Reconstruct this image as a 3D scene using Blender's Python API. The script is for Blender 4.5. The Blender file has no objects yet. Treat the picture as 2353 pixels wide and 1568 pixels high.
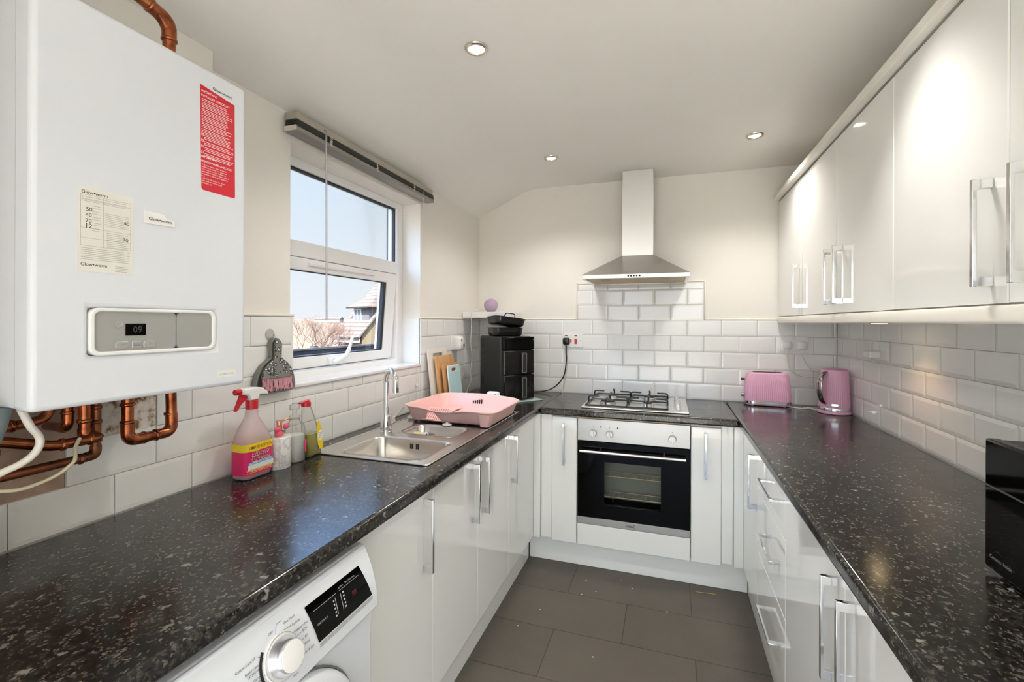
import bpy, bmesh, math, random
from math import sin, cos, pi, radians as R
from mathutils import Vector as V, Matrix as Mx
random.seed(7)
SC = bpy.context.scene
# tunables
EXPO = 0.62
LAMP = 27.
SUN = 20.
SKYK = 1.0
SKY0, SKYM, SKY1 = (.60, .62, .65), (.47, .56, .66), (1.2, 2.0, 3.6)
SKYZ = (.7, .85, 1.1)
SUNSIDE = 6.
COL = SC.collection
# ------------------------------------------------------------------ room measures (metres)
XL, XR, YB, W, CEIL = -1.33, .94, 3.21, .908, 2.355      # tiled left / right / back faces, worktop height, ceiling
YF = -2.2                                                # far end of the open plan room behind
Q, PT = .1016, .2025                                     # tile row and tile pitch
# ------------------------------------------------------------------ materials
def lin(c):
    return tuple(((v/12.92) if v <= .04045 else ((v+.055)/1.055)**2.4) for v in c)
def rgb(r, g, b): return lin((r/255., g/255., b/255.))
_m = {}
def mat(name, col=(.8, .8, .8), rough=.5, metal=0., spec=.5, coat=0., emit=None, es=0., trans=0., ior=1.5, sheen=0.):
    if name in _m: return _m[name]
    m = bpy.data.materials.new(name); m.use_nodes = True; _m[name] = m
    p = m.node_tree.nodes['Principled BSDF']
    p.inputs['Base Color'].default_value = (*col, 1); p.inputs['Roughness'].default_value = rough
    p.inputs['Metallic'].default_value = metal; p.inputs['Specular IOR Level'].default_value = spec
    p.inputs['Coat Weight'].default_value = coat; p.inputs['Coat Roughness'].default_value = .06
    p.inputs['Transmission Weight'].default_value = trans; p.inputs['IOR'].default_value = ior
    if emit: p.inputs['Emission Color'].default_value = (*emit, 1); p.inputs['Emission Strength'].default_value = es
    return m
def N(m, t, **k):
    n = m.node_tree.nodes.new(t)
    for a, b in k.items(): setattr(n, a, b)
    return n
def L(m, a, b): m.node_tree.links.new(a, b)
def P(m): return m.node_tree.nodes['Principled BSDF']
def ramp(m, fac, stops, interp='LINEAR'):
    r = N(m, 'ShaderNodeValToRGB'); r.color_ramp.interpolation = interp
    e = r.color_ramp.elements
    while len(e) < len(stops): e.new(.5)
    for i, (p, c) in enumerate(stops): e[i].position = p; e[i].color = (*c, 1) if len(c) == 3 else c
    L(m, fac, r.inputs[0]); return r.outputs[0]
def coords(m, scale=(1, 1, 1), rot=(0, 0, 0), kind='Object'):
    t = N(m, 'ShaderNodeTexCoord'); mp = N(m, 'ShaderNodeMapping')
    mp.inputs['Scale'].default_value = scale; mp.inputs['Rotation'].default_value = rot
    L(m, t.outputs[kind], mp.inputs[0]); return mp.outputs[0]
def noise(m, vec, scale, detail=4, rough=.55):
    n = N(m, 'ShaderNodeTexNoise'); n.inputs['Scale'].default_value = scale; n.inputs['Detail'].default_value = detail
    n.inputs['Roughness'].default_value = rough
    if vec: L(m, vec, n.inputs['Vector'])
    return n.outputs[0]
def mixc(m, fac, a, b, mode='MIX'):
    x = N(m, 'ShaderNodeMix', data_type='RGBA', blend_type=mode)
    for s, v in ((x.inputs['Factor'], fac), (x.inputs['A'], a), (x.inputs['B'], b)):
        if isinstance(v, (int, float)): s.default_value = v
        elif isinstance(v, tuple): s.default_value = (*v, 1) if len(v) == 3 else v
        else: L(m, v, s)
    return x.outputs['Result']
def bump(m, h, strength=.2, dist=.01):
    b = N(m, 'ShaderNodeBump'); b.inputs['Strength'].default_value = strength; b.inputs['Distance'].default_value = dist
    L(m, h, b.inputs['Height']); L(m, b.outputs[0], P(m).inputs['Normal'])

def paint(name, col, amp=.04):
    m = mat(name, col, .75, spec=.25)
    v = coords(m); n = noise(m, v, 3.1, 5)
    c2 = tuple(x*(1-amp) for x in col)
    L(m, mixc(m, n, col, c2), P(m).inputs['Base Color'])
    bump(m, noise(m, v, 60, 3), .05, .004); return m
WALL = paint('cream wall paint', rgb(241, 237, 230))
CEILM = paint('ceiling paint', rgb(247, 245, 239))
TILE = mat('white glazed tile', rgb(240, 240, 238), .1)
GROUT = mat('grey grout', rgb(196, 190, 180), .8)
TRIM = mat('cream tile trim', rgb(238, 234, 224), .4)
GLOSS = mat('white gloss door', rgb(242, 243, 240), .06, spec=.5, coat=.3)
CARC = mat('white melamine', rgb(240, 238, 232), .35)
PVC = mat('white upvc', rgb(243, 243, 243), .25)
WHITE = mat('white plastic', rgb(240, 240, 238), .3)
ENAMEL = mat('white enamel', rgb(226, 230, 236), .22)
GREYP = mat('grey plastic', rgb(150, 155, 160), .4)
SILVER = mat('silver fascia', rgb(176, 176, 173), .4, .35)
CHROME = mat('polished chrome', (.78, .79, .8), .1, 1.)
BLACK = mat('black plastic', rgb(26, 26, 25), .38)
BLACKG = mat('black glass', rgb(7, 7, 7), .05, spec=.16)
ENBLK = mat('black enamel', rgb(12, 12, 12), .3)
INK = mat('black ink', rgb(24, 24, 26), .6)
GREYINK = mat('grey ink', rgb(150, 150, 148), .6)
WINK = mat('white ink', rgb(250, 250, 250), .6)
REDINK = mat('dark red ink', rgb(150, 18, 30), .6)
STEEL = mat('brushed steel', (.62, .61, .59), .3, 1.)
v = coords(STEEL, (2, 2, 120)); L(STEEL, ramp(STEEL, noise(STEEL, v, 6, 2), [(.3, (.25,)*3), (.7, (.36,)*3)]), P(STEEL).inputs['Roughness'])
STEELB = mat('bright hob steel', (.80, .79, .76), .28, .9)
SINKM = mat('sink steel', (.70, .68, .65), .24, 1.)
bump(SINKM, noise(SINKM, coords(SINKM), 90, 3), .03, .002)
HOODM = mat('hood brushed steel', (.52, .50, .47), .36, 1.)
COPPER = mat('copper', rgb(186, 112, 74), .26, 1.)
L(COPPER, ramp(COPPER, noise(COPPER, coords(COPPER), 28, 4), [(.3, rgb(92, 52, 38)), (.52, rgb(160, 92, 60)), (.72, rgb(188, 118, 80))]), P(COPPER).inputs['Base Color'])
OLDCOP = mat('tarnished copper', rgb(120, 82, 60), .4, .9)
L(OLDCOP, ramp(OLDCOP, noise(OLDCOP, coords(OLDCOP), 24, 4), [(.3, rgb(88, 60, 46)), (.6, rgb(150, 92, 62))]), P(OLDCOP).inputs['Base Color'])
PINKD = mat('blush pink plastic', rgb(244, 200, 194), .32)
PINKA = mat('pink appliance plastic', rgb(246, 188, 216), .25, spec=.4)
LILAC = mat('lilac fabric', rgb(176, 156, 178), .9)
BULB = mat('lit lamp lens', (1, 1, 1), .4, emit=(1, .86, .66), es=14)
RED = mat('red plastic', rgb(206, 20, 40), .3)
ROSE = mat('rose gold', rgb(222, 160, 130), .2, 1.)
RUBBER = mat('dark rubber', rgb(40, 44, 52), .6)
CORDW = mat('white cable', rgb(226, 222, 214), .5)
CORDC = mat('cream cable', rgb(214, 204, 176), .5)
CORDB = mat('black cable', rgb(16, 16, 16), .45)

WT = mat('speckled black laminate', rgb(40, 38, 36), .2, spec=.5)
def worktop():
    m = WT; v = coords(m)
    dn = N(m, 'ShaderNodeTexNoise'); dn.inputs['Scale'].default_value = 75; dn.inputs['Detail'].default_value = 5; L(m, v, dn.inputs['Vector'])
    sc = N(m, 'ShaderNodeVectorMath', operation='SCALE'); sc.inputs['Scale'].default_value = .030; L(m, dn.outputs['Color'], sc.inputs[0])
    ad = N(m, 'ShaderNodeVectorMath', operation='ADD'); L(m, v, ad.inputs[0]); L(m, sc.outputs[0], ad.inputs[1])
    base = ramp(m, noise(m, v, 95, 6, .7), [(.34, rgb(9, 9, 8)), (.48, rgb(28, 26, 24)), (.58, rgb(50, 47, 43)), (.74, rgb(92, 88, 82))])
    out = base
    for scale, lo, hi, a, b, rnd in ((130, .14, .26, rgb(112, 107, 98), rgb(74, 68, 60), .62), (62, .10, .20, rgb(122, 119, 112), rgb(84, 78, 70), .76), (32, .07, .13, rgb(150, 148, 142), rgb(106, 102, 94), .84)):
        mp = N(m, 'ShaderNodeMapping'); mp.inputs['Scale'].default_value = (1., .72, 1); mp.inputs['Rotation'].default_value = (0, 0, .5); L(m, ad.outputs[0], mp.inputs[0])
        vo = N(m, 'ShaderNodeTexVoronoi'); vo.inputs['Scale'].default_value = scale; L(m, mp.outputs[0], vo.inputs['Vector'])
        sep = N(m, 'ShaderNodeSeparateColor'); L(m, vo.outputs['Color'], sep.inputs[0])
        g = N(m, 'ShaderNodeMath', operation='GREATER_THAN'); g.inputs[1].default_value = rnd; L(m, sep.outputs[0], g.inputs[0])
        mr = N(m, 'ShaderNodeMapRange'); mr.inputs['From Min'].default_value = hi*1.7; mr.inputs['From Max'].default_value = lo*1.7; L(m, vo.outputs['Distance'], mr.inputs['Value'])
        mu = N(m, 'ShaderNodeMath', operation='MULTIPLY'); L(m, mr.outputs[0], mu.inputs[0]); L(m, g.outputs[0], mu.inputs[1])
        out = mixc(m, mu.outputs[0], out, mixc(m, sep.outputs[1], a, b))
    L(m, out, P(m).inputs['Base Color'])
    L(m, ramp(m, noise(m, v, 9, 3), [(.35, (.13,)*3), (.7, (.24,)*3)]), P(m).inputs['Roughness'])
worktop()

FLOORM = mat('brown grey floor tile', rgb(96, 88, 80), .5, spec=.3)
def floormat():
    m = FLOORM; t = N(m, 'ShaderNodeTexCoord'); mp = N(m, 'ShaderNodeMapping')
    mp.inputs['Location'].default_value = (.49+.6*4, -2.078+.3*20, 0); L(m, t.outputs['Object'], mp.inputs[0])
    b = N(m, 'ShaderNodeTexBrick'); b.offset = .5; b.offset_frequency = 2; L(m, mp.outputs[0], b.inputs['Vector'])
    b.inputs['Scale'].default_value = 1; b.inputs['Mortar Size'].default_value = .0022; b.inputs['Mortar Smooth'].default_value = 0
    b.inputs['Brick Width'].default_value = .6; b.inputs['Row Height'].default_value = .3
    b.inputs['Color1'].default_value = (*rgb(84, 79, 72), 1); b.inputs['Color2'].default_value = (*rgb(91, 85, 77), 1); b.inputs['Mortar'].default_value = (*rgb(52, 45, 40), 1)
    v = t.outputs['Object']
    c = mixc(m, ramp(m, noise(m, v, 5, 4), [(.35, (0,)*3), (.7, (.35,)*3)]), b.outputs[0], rgb(104, 96, 87))
    c = mixc(m, ramp(m, noise(m, v, 420, 2), [(.5, (0,)*3), (.8, (.25,)*3)]), c, rgb(150, 140, 128))
    vo = N(m, 'ShaderNodeTexVoronoi'); vo.inputs['Scale'].default_value = 17; L(m, v, vo.inputs['Vector'])
    sp = N(m, 'ShaderNodeSeparateColor'); L(m, vo.outputs['Color'], sp.inputs[0])
    g = N(m, 'ShaderNodeMath', operation='GREATER_THAN'); g.inputs[1].default_value = .86; L(m, sp.outputs[0], g.inputs[0])
    mr = N(m, 'ShaderNodeMapRange'); mr.inputs['From Min'].default_value = .085; mr.inputs['From Max'].default_value = .06; L(m, vo.outputs['Distance'], mr.inputs['Value'])
    mu = N(m, 'ShaderNodeMath', operation='MULTIPLY'); L(m, mr.outputs[0], mu.inputs[0]); L(m, g.outputs[0], mu.inputs[1])
    c = mixc(m, mu.outputs[0], c, rgb(196, 190, 180))
    L(m, c, P(m).inputs['Base Color']); bump(m, noise(m, v, 300, 2), .05, .002)
floormat()

def glassy(name, tint=(1, 1, 1), refl=.6, body=None, bw=0., rough=.02):
    """thin clear sheet: tinted see-through with a Fresnel reflection, optionally a milky body"""
    m = bpy.data.materials.new(name); m.use_nodes = True; nt = m.node_tree; nt.nodes.clear()
    o = N(m, 'ShaderNodeOutputMaterial'); t = N(m, 'ShaderNodeBsdfTransparent'); t.inputs[0].default_value = (*tint, 1)
    g = N(m, 'ShaderNodeBsdfGlossy'); g.inputs['Roughness'].default_value = rough
    f = N(m, 'ShaderNodeLayerWeight'); f.inputs[0].default_value = .18
    mu = N(m, 'ShaderNodeMath', operation='MULTIPLY'); mu.inputs[1].default_value = refl; L(m, f.outputs['Fresnel'], mu.inputs[0])
    src = t.outputs[0]
    if body:
        d = N(m, 'ShaderNodeBsdfDiffuse'); d.inputs[0].default_value = (*body, 1); x = N(m, 'ShaderNodeMixShader'); x.inputs[0].default_value = bw
        L(m, t.outputs[0], x.inputs[1]); L(m, d.outputs[0], x.inputs[2]); src = x.outputs[0]
    x = N(m, 'ShaderNodeMixShader'); L(m, mu.outputs[0], x.inputs[0]); L(m, src, x.inputs[1]); L(m, g.outputs[0], x.inputs[2]); L(m, x.outputs[0], o.inputs[0])
    _m[name] = m; return m
GLASS = glassy('window glass', (.97, .98, .98), .22)
CLEAR = glassy('clear plastic', (.93, .93, .92), .7, rgb(232, 230, 226), .10)
PINKCLEAR = glassy('cloudy pink plastic', (.94, .86, .87), .5, rgb(238, 222, 222), .42, .15)
OVENGLASS = glassy('tinted oven glass', (.80, .80, .78), .3)
# ------------------------------------------------------------------ mesh builder
class MB:
    def __init__(s): s.v = []; s.f = []
    def add(s, vs, fs, M=None):
        k = len(s.v)
        s.v += [tuple(M @ V(p)) if M else tuple(p) for p in vs]
        s.f += [tuple(i+k for i in f) for f in fs]; return s
    def box(s, x0, x1, y0, y1, z0, z1, M=None):
        x0, x1 = min(x0, x1), max(x0, x1); y0, y1 = min(y0, y1), max(y0, y1); z0, z1 = min(z0, z1), max(z0, z1)
        return s.add([(x0, y0, z0), (x1, y0, z0), (x1, y1, z0), (x0, y1, z0), (x0, y0, z1), (x1, y0, z1), (x1, y1, z1), (x0, y1, z1)],
                     [(0, 3, 2, 1), (4, 5, 6, 7), (0, 1, 5, 4), (1, 2, 6, 5), (2, 3, 7, 6), (3, 0, 4, 7)], M)
    def loft(s, rings, c0=True, c1=True, M=None, close=True):
        n = len(rings[0]); vs = [p for r in rings for p in r]; fs = []
        for i in range(len(rings)-1):
            for j in range(n if close else n-1):
                a, b = i*n+j, i*n+(j+1) % n; fs.append((a, b, b+n, a+n))
        if c0: fs.append(tuple(range(n-1, -1, -1)))
        if c1: fs.append(tuple((len(rings)-1)*n+j for j in range(n)))
        return s.add(vs, fs, M)
    def lathe(s, prof, n=32, M=None, c0=True, c1=True):
        return s.loft([[(r*cos(2*pi*j/n), r*sin(2*pi*j/n), z) for j in range(n)] for r, z in prof], c0, c1, M)
    def tube(s, pts, r, n=10, caps=True, M=None):
        pts = [V(p) for p in pts]; rs = r if isinstance(r, (list, tuple)) else [r]*len(pts)
        d = (pts[1]-pts[0]).normalized(); up = V((0, 0, 1)) if abs(d.z) < .9 else V((1, 0, 0)); a = d.cross(up).normalized(); rings = []
        for i, p in enumerate(pts):
            t = (pts[min(i+1, len(pts)-1)]-pts[max(i-1, 0)]).normalized()
            a = (a-t*a.dot(t)).normalized(); b = t.cross(a)
            rings.append([tuple(p+(a*cos(2*pi*j/n)+b*sin(2*pi*j/n))*rs[i]) for j in range(n)])
        return s.loft(rings, caps, caps, M)
    def cyl(s, p0, p1, r, n=20, r1=None): return s.tube([p0, p1], [r, r if r1 is None else r1], n)
    def prism(s, poly, z0, z1, M=None):
        return s.loft([[(x, y, z0) for x, y in poly], [(x, y, z1) for x, y in poly]], True, True, M)
    def ring(s, outer, inner, z0, z1, M=None):
        """frame between two closed outlines with the same point count"""
        n = len(outer); vs = [(x, y, z) for z in (z0, z1) for pl in (outer, inner) for x, y in pl]; fs = []
        for j in range(n):
            k = (j+1) % n
            fs += [(j, n+j, n+k, k), (2*n+j, 2*n+k, 3*n+k, 3*n+j), (j, k, 2*n+k, 2*n+j), (n+j, 3*n+j, 3*n+k, n+k)]
        return s.add(vs, fs, M)
    def slab(s, xs, ys, z0, z1, skip=(), M=None):
        """plate with rectangular openings, one closed skin"""
        nx, ny = len(xs), len(ys); vs = [(x, y, z) for z in (z0, z1) for y in ys for x in xs]; I = lambda i, j, k: k*nx*ny+j*nx+i; fs = []
        ok = lambda i, j: 0 <= i < nx-1 and 0 <= j < ny-1 and (i, j) not in skip
        for j in range(ny-1):
            for i in range(nx-1):
                if not ok(i, j): continue
                fs += [(I(i, j, 1), I(i+1, j, 1), I(i+1, j+1, 1), I(i, j+1, 1)), (I(i, j, 0), I(i, j+1, 0), I(i+1, j+1, 0), I(i+1, j, 0))]
                if not ok(i, j-1): fs.append((I(i, j, 0), I(i+1, j, 0), I(i+1, j, 1), I(i, j, 1)))
                if not ok(i+1, j): fs.append((I(i+1, j, 0), I(i+1, j+1, 0), I(i+1, j+1, 1), I(i+1, j, 1)))
                if not ok(i, j+1): fs.append((I(i+1, j+1, 0), I(i, j+1, 0), I(i, j+1, 1), I(i+1, j+1, 1)))
                if not ok(i-1, j): fs.append((I(i, j+1, 0), I(i, j, 0), I(i, j, 1), I(i, j+1, 1)))
        return s.add(vs, fs, M)
    def sphere(s, c, r, n=16, m=10, sq=(1, 1, 1)):
        rings = []
        for i in range(m+1):
            a = -pi/2+pi*i/m; q = max(cos(a), 1e-4)
            rings.append([(c[0]+r*sq[0]*q*cos(2*pi*j/n), c[1]+r*sq[1]*q*sin(2*pi*j/n), c[2]+r*sq[2]*sin(a)) for j in range(n)])
        return s.loft(rings)
    def text(s, txt, size, M, bold=0., align='LEFT', w=None, h=None, shear=0.):
        """flat lettering; w / h stretch the whole line to a width / height"""
        cu = bpy.data.curves.new('t', 'FONT'); cu.body = txt; cu.size = size; cu.align_x = 'LEFT'; cu.offset = bold*size; cu.resolution_u = 3; cu.shear = shear
        ob = bpy.data.objects.new('t', cu); COL.objects.link(ob); dg = bpy.context.evaluated_depsgraph_get()
        me = bpy.data.meshes.new_from_object(ob.evaluated_get(dg)); vs = [tuple(q.co) for q in me.vertices]; fs = [tuple(p.vertices) for p in me.polygons]
        bpy.data.objects.remove(ob); bpy.data.curves.remove(cu); bpy.data.meshes.remove(me)
        if not vs: return s
        x0 = min(p[0] for p in vs); x1 = max(p[0] for p in vs); y1 = max(p[1] for p in vs)
        kx = w/(x1-x0) if w else 1; ky = h/y1 if h else (kx if w else 1)
        sh = {'LEFT': 0, 'CENTER': -(x1-x0)*kx/2, 'RIGHT': -(x1-x0)*kx}[align]
        return s.add([((p[0]-x0)*kx+sh, p[1]*ky, 0) for p in vs], fs, M)
def rrect(x0, x1, y0, y1, r, n=5):
    out = []
    for cx_, cy_, a in ((x1-r, y1-r, 0), (x0+r, y1-r, 90), (x0+r, y0+r, 180), (x1-r, y0+r, 270)):
        for i in range(n+1):
            t = R(a+90*i/n); out.append((cx_+r*cos(t), cy_+r*sin(t)))
    return out
def fillet(pts, rad, n=6):
    pts = [V(p) for p in pts]; out = [pts[0]]
    for a, b, c in zip(pts, pts[1:], pts[2:]):
        u, w = (a-b).normalized(), (c-b).normalized(); k = min(rad, (a-b).length*.49, (c-b).length*.49)
        for i in range(n+1):
            t = i/n; out.append((b+u*k)*(1-t)**2+b*2*t*(1-t)+(b+w*k)*t*t)
    return out+[pts[-1]]
def spline(pts, n=8):
    pts = [V(p) for p in pts]; q = [pts[0]]+pts+[pts[-1]]; out = []
    for i in range(1, len(q)-2):
        for k in range(n):
            t = k/n; a, b, c, d = q[i-1:i+3]
            out.append(.5*((2*b)+(c-a)*t+(2*a-5*b+4*c-d)*t*t+(3*b-a-3*c+d)*t**3))
    return out+[pts[-1]]
def frame(o, right, up):
    r, u = V(right).normalized(), V(up).normalized(); n = r.cross(u)
    M = Mx((r, u, n)).transposed().to_4x4(); M.translation = V(o); return M
FL = lambda x, y, z: frame((x, y, z), (0, 1, 0), (0, 0, 1))     # on a face that looks along +X (left wall side)
FB = lambda x, y, z: frame((x, y, z), (1, 0, 0), (0, 0, 1))     # on a face that looks along -Y (back wall side)
FR = lambda x, y, z: frame((x, y, z), (0, -1, 0), (0, 0, 1))    # on a face that looks along -X (right wall side)
FU = lambda x, y, z, a=0: Mx.Translation((x, y, z)) @ Mx.Rotation(a, 4, 'Z')   # lying flat, turned by a
# ------------------------------------------------------------------ objects
WM = {}
def tag(o, label=None, cat=None, group=None, kind=None):
    for k, v_ in (('label', label), ('category', cat), ('group', group), ('kind', kind)):
        if v_: o[k] = v_
    return o
def thing(name, label, cat, loc=(0, 0, 0), group=None, kind=None):
    o = bpy.data.objects.new(name, None); COL.objects.link(o); o.empty_display_size = .05; o.location = loc; WM[o] = Mx.Translation(loc)
    return tag(o, label, cat, group, kind)
def part(name, mb, m, parent=None, bevel=0., smooth=40, label=None, seg=2):
    """one mesh object, authored in world coordinates"""
    me = bpy.data.meshes.new(name); off = V((0, 0, 0))
    if parent is None and m is not FLOORM and m is not WT:
        lo = [min(p[i] for p in mb.v) for i in range(3)]; hi = [max(p[i] for p in mb.v) for i in range(3)]
        off = V(((lo[0]+hi[0])/2, (lo[1]+hi[1])/2, lo[2]))
    me.from_pydata([tuple(V(p)-off) for p in mb.v], [], mb.f); me.validate()
    bm = bmesh.new(); bm.from_mesh(me); bmesh.ops.recalc_face_normals(bm, faces=bm.faces); bm.to_mesh(me); bm.free()
    if smooth:
        me.polygons.foreach_set('use_smooth', [True]*len(me.polygons)); me.set_sharp_from_angle(angle=R(smooth))
    me.materials.append(m); o = bpy.data.objects.new(name, me); COL.objects.link(o)
    if parent is not None: o.parent = parent; o.matrix_parent_inverse = WM[parent].inverted(); WM[o] = Mx.Identity(4)
    else: o.location = off; WM[o] = Mx.Translation(off)
    if bevel:
        b = o.modifiers.new('bevel', 'BEVEL'); b.width = bevel; b.segments = seg; b.limit_method = 'ANGLE'; b.angle_limit = R(35)
    if label: o['label'] = label
    return o
def single(name, mb, m, label, cat, group=None, **k): return tag(part(name, mb, m, **k), label, cat, group)
def struct(name, mb, m, label=None, **k): return tag(part(name, mb, m, **k), label, None, None, 'structure')
def dup(root, loc, label=None, group=None):
    r = root.copy(); COL.objects.link(r); r.location = loc; WM[r] = Mx.Translation(loc)
    if label: r['label'] = label
    if group: r['group'] = group
    for ch in list(root.children):
        c_ = ch.copy(); COL.objects.link(c_); c_.parent = r; c_.matrix_parent_inverse = ch.matrix_parent_inverse.copy()
        for g in list(ch.children):
            d = g.copy(); COL.objects.link(d); d.parent = c_; d.matrix_parent_inverse = g.matrix_parent_inverse.copy()
    return r
# ================================================================== THE SETTING
struct('floor', MB().box(-1.6, 1.2, -.35, 3.4, -.06, 0), FLOORM, 'dark brown grey floor tiles laid in a half bond')
struct('floor', MB().box(-1.6, 1.2, YF-.2, -.3505, -.06, 0), paint('pale bounce floor', rgb(226, 220, 210)), 'pale floor added behind the viewer to bounce light')  # unseen floor, added in a pale tone to bounce sun up to the ceiling
pr_ = [(-1.40, 2.146), (-1.0, 2.332)] + [(-1.0+.115*t+0*t, 2.332+.0315*t-.0085*t*t) for t in (.25, .5, .75)] + [(-.885, 2.355), (1.2, 2.355), (1.2, 2.5), (-1.6, 2.5), (-1.6, 2.146)]
struct('ceiling', MB().prism(pr_, -3.42, 3.2, frame((0, 0, 0), (1, 0, 0), (0, 0, 1))), CEILM, 'cream ceiling sloping down to the window wall', smooth=12)
wl = struct('wall_left', MB().slab([YF-.2, 1.385, 2.345, 3.42], [0, 1.155, 2.07, 2.45], -1.55, XL-.008, {(1, 1)}, FL(0, 0, 0)), WALL, 'cream window wall, tiled below')
wb = struct('wall_back', MB().slab([-1.55, 1.2], [0, 2.45], -.15, 0, (), FB(0, YB+.008, 0)), WALL, 'cream end wall, tiled behind the hob')
wr = struct('wall_right', MB().slab([-3.42, -YF+.2], [0, 2.45], -.15, 0, (), FR(XR+.008, 0, 0)), WALL, 'cream wall behind the white wall cabinets')
struct('wall_front', MB().slab([-1.6, -1.15, .80, 1.2], [0, .02, 2.15, 2.45], -.15, 0, {(1, 1)}, frame((0, YF, 0), (-1, 0, 0), (0, 0, 1)) @ Mx.Scale(-1, 4, (1, 0, 0))), WALL, 'cream wall behind the viewer with an opening for the added glazed door')

struct('shading_wall', MB().box(XL-.008, -.82, -.22, -.06, 0, 2.36), WALL, 'short unseen wall added behind the viewer to shade the boiler side', smooth=0)  # unseen wall added to keep light off the near side of the boiler

def tiles(parent, F, regions, joint, extra=None, edge=.0064, bw=.011):
    """bevelled brick tiles cut to the regions, 8 mm proud of the plaster, on a bed of grout"""
    mb, gr = MB(), MB()
    for a0, a1, z0, z1 in regions:
        gr.box(a0, a1, z0, z1, 0, .0036, F)
        k0 = int(round((z0-W)/Q-.49)); k = max(0, k0)
        while W+k*Q < z1-.004:
            b0, b1 = max(z0, W+k*Q), min(z1, W+(k+1)*Q)
            sh = joint+(PT/2 if k % 2 else 0); i = math.floor((a0-sh)/PT)
            while sh+i*PT < a1-.004:
                c0, c1 = max(a0, sh+i*PT), min(a1, sh+(i+1)*PT); i += 1
                if c1-c0 < .006 or b1-b0 < .006: continue
                g = .0013; c0 += g; c1 -= g; d0, d1 = b0+g, b1-g; e = min(bw, (c1-c0)*.35, (d1-d0)*.35)
                r0 = [(c0, d0, .001), (c1, d0, .001), (c1, d1, .001), (c0, d1, .001)]; r1 = [(x, y, edge) for x, y, _ in r0]
                r2 = [(c0+e, d0+e, .008), (c1-e, d0+e, .008), (c1-e, d1-e, .008), (c0+e, d1-e, .008)]
                mb.loft([r0, r1, r2], False, True, F)
            k += 1
    if extra: extra(mb)
    part('grout', gr, GROUT, parent, smooth=0); part('tiling', mb, TILE, parent, smooth=0, label='white bevelled brick tiles')
T1 = W+5*Q
def reveal_tiles(mb):
    mb.box(-1.452, XL, 2.337, 2.3455, 1.165, T1); mb.box(-1.452, XL, 1.3845, 1.393, 1.165, T1)
tiles(wl, FL(XL-.008, 0, 0), [(.30, 1.393, W, W+Q), (.701, 1.393, W+Q, W+2*Q), (.905, 1.393, W+2*Q, T1), (.30, .42, W+Q, T1), (1.393, 2.337, W, 1.158), (2.337, YB+.005, W, T1)], .802, reveal_tiles, edge=.0069, bw=.010)
tiles(wb, FB(0, YB+.008, 0), [(XL, XR, W, T1), (-.602, .214, T1, 1.662)], -.8993)
tiles(wr, FR(XR+.008, 0, 0), [(-YB-.005, -.62, W, T1)], -2.8252, edge=.0056, bw=.013)
PLB = mat('bare pink brown plaster', rgb(178, 150, 132), .9)
L(PLB, ramp(PLB, noise(PLB, coords(PLB), 9, 5), [(.3, rgb(150, 120, 102)), (.7, rgb(200, 176, 158))]), P(PLB).inputs['Base Color'])
PLW = mat('rough white plaster', rgb(220, 212, 200), .9)
L(PLW, ramp(PLW, noise(PLW, coords(PLW), 30, 6, .65), [(.44, rgb(226, 220, 210)), (.52, rgb(214, 200, 184)), (.60, rgb(126, 88, 56))]), P(PLW).inputs['Base Color'])
part('bare_plaster', MB().box(XL-.008, XL-.0055, .42, .70, W+Q, 1.36).box(XL-.008, XL-.0055, .70, .775, W+2*Q, 1.36), PLB, wl, smooth=0, label='bare pinkish brown plaster where tiles are missing')
part('rough_plaster', MB().box(XL-.008, XL-.005, .775, .905, W+2*Q, 1.36), PLW, wl, smooth=0, label='rough white plaster with brown stains')
def trimstrip(parent, F, segs):
    mb = MB()
    for a0, a1, z0, z1 in segs: mb.box(a0, a1, z0, z1, 0, .0095, F)
    part('tile_trim', mb, TRIM, parent, bevel=.004)
trimstrip(wl, FL(XL-.008, 0, 0), [(.905, 1.399, T1, T1+.011), (2.331, YB, T1, T1+.011)])
trimstrip(wb, FB(0, YB+.008, 0), [(XL, -.612, T1, T1+.011), (.224, XR, T1, T1+.011), (-.612, -.602, T1, 1.672), (.214, .224, T1, 1.672), (-.602, .214, 1.662, 1.672)])
struct('trim_1', MB().box(XL-.01, XL+.045, .30, 1.03, 2.12, 2.30), WALL, 'cream boxing above the boiler', bevel=.002)
# ---- window over the sink: white uPVC, fixed light above, top hung sash below pushed open
FXW = -1.451                                             # room face of the frame
w1 = thing('window_1', 'white plastic window above the sink with the lower sash ajar', None, (FXW, 1.865, 1.165), kind='structure')
Y0, Y1, Z0, Z1 = 1.385, 2.345, 1.157, 2.072
F = FL(FXW, 0, 0)
part('window_frame', MB().slab([Y0, Y0+.050, Y1-.062, Y1], [Z0, Z0+.034, 1.668, 1.734, Z1-.036, Z1], -.06, 0, {(1, 1), (1, 3)}, F), PVC, w1, bevel=.004)
part('glazing_seal', MB().slab([Y0+.048, Y0+.052, Y1-.070, Y1-.060], [1.732, 1.736, Z1-.044, Z1-.034], -.03, -.012, {(1, 1)}, F), RUBBER, w1, smooth=0)
part('pane', MB().box(FXW-.034, FXW-.028, Y0+.048, Y1-.06, 1.732, Z1-.034), GLASS, w1, smooth=0)
A = R(4.2)
S = Mx.Translation((FXW, 0, 1.667)) @ Mx.Rotation(A, 4, 'Y') @ FL(0, 0, -1.667)
sash = part('sash', MB().slab([Y0+.054, Y0+.118, 2.19, Y1-.068], [1.196, 1.245, 1.613, 1.665], -.055, .004, {(1, 1)}, S), PVC, w1, bevel=.005)
part('pane', MB().box(Y0+.112, 2.195, 1.24, 1.618, -.032, -.026, S), GLASS, sash, smooth=0)
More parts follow.
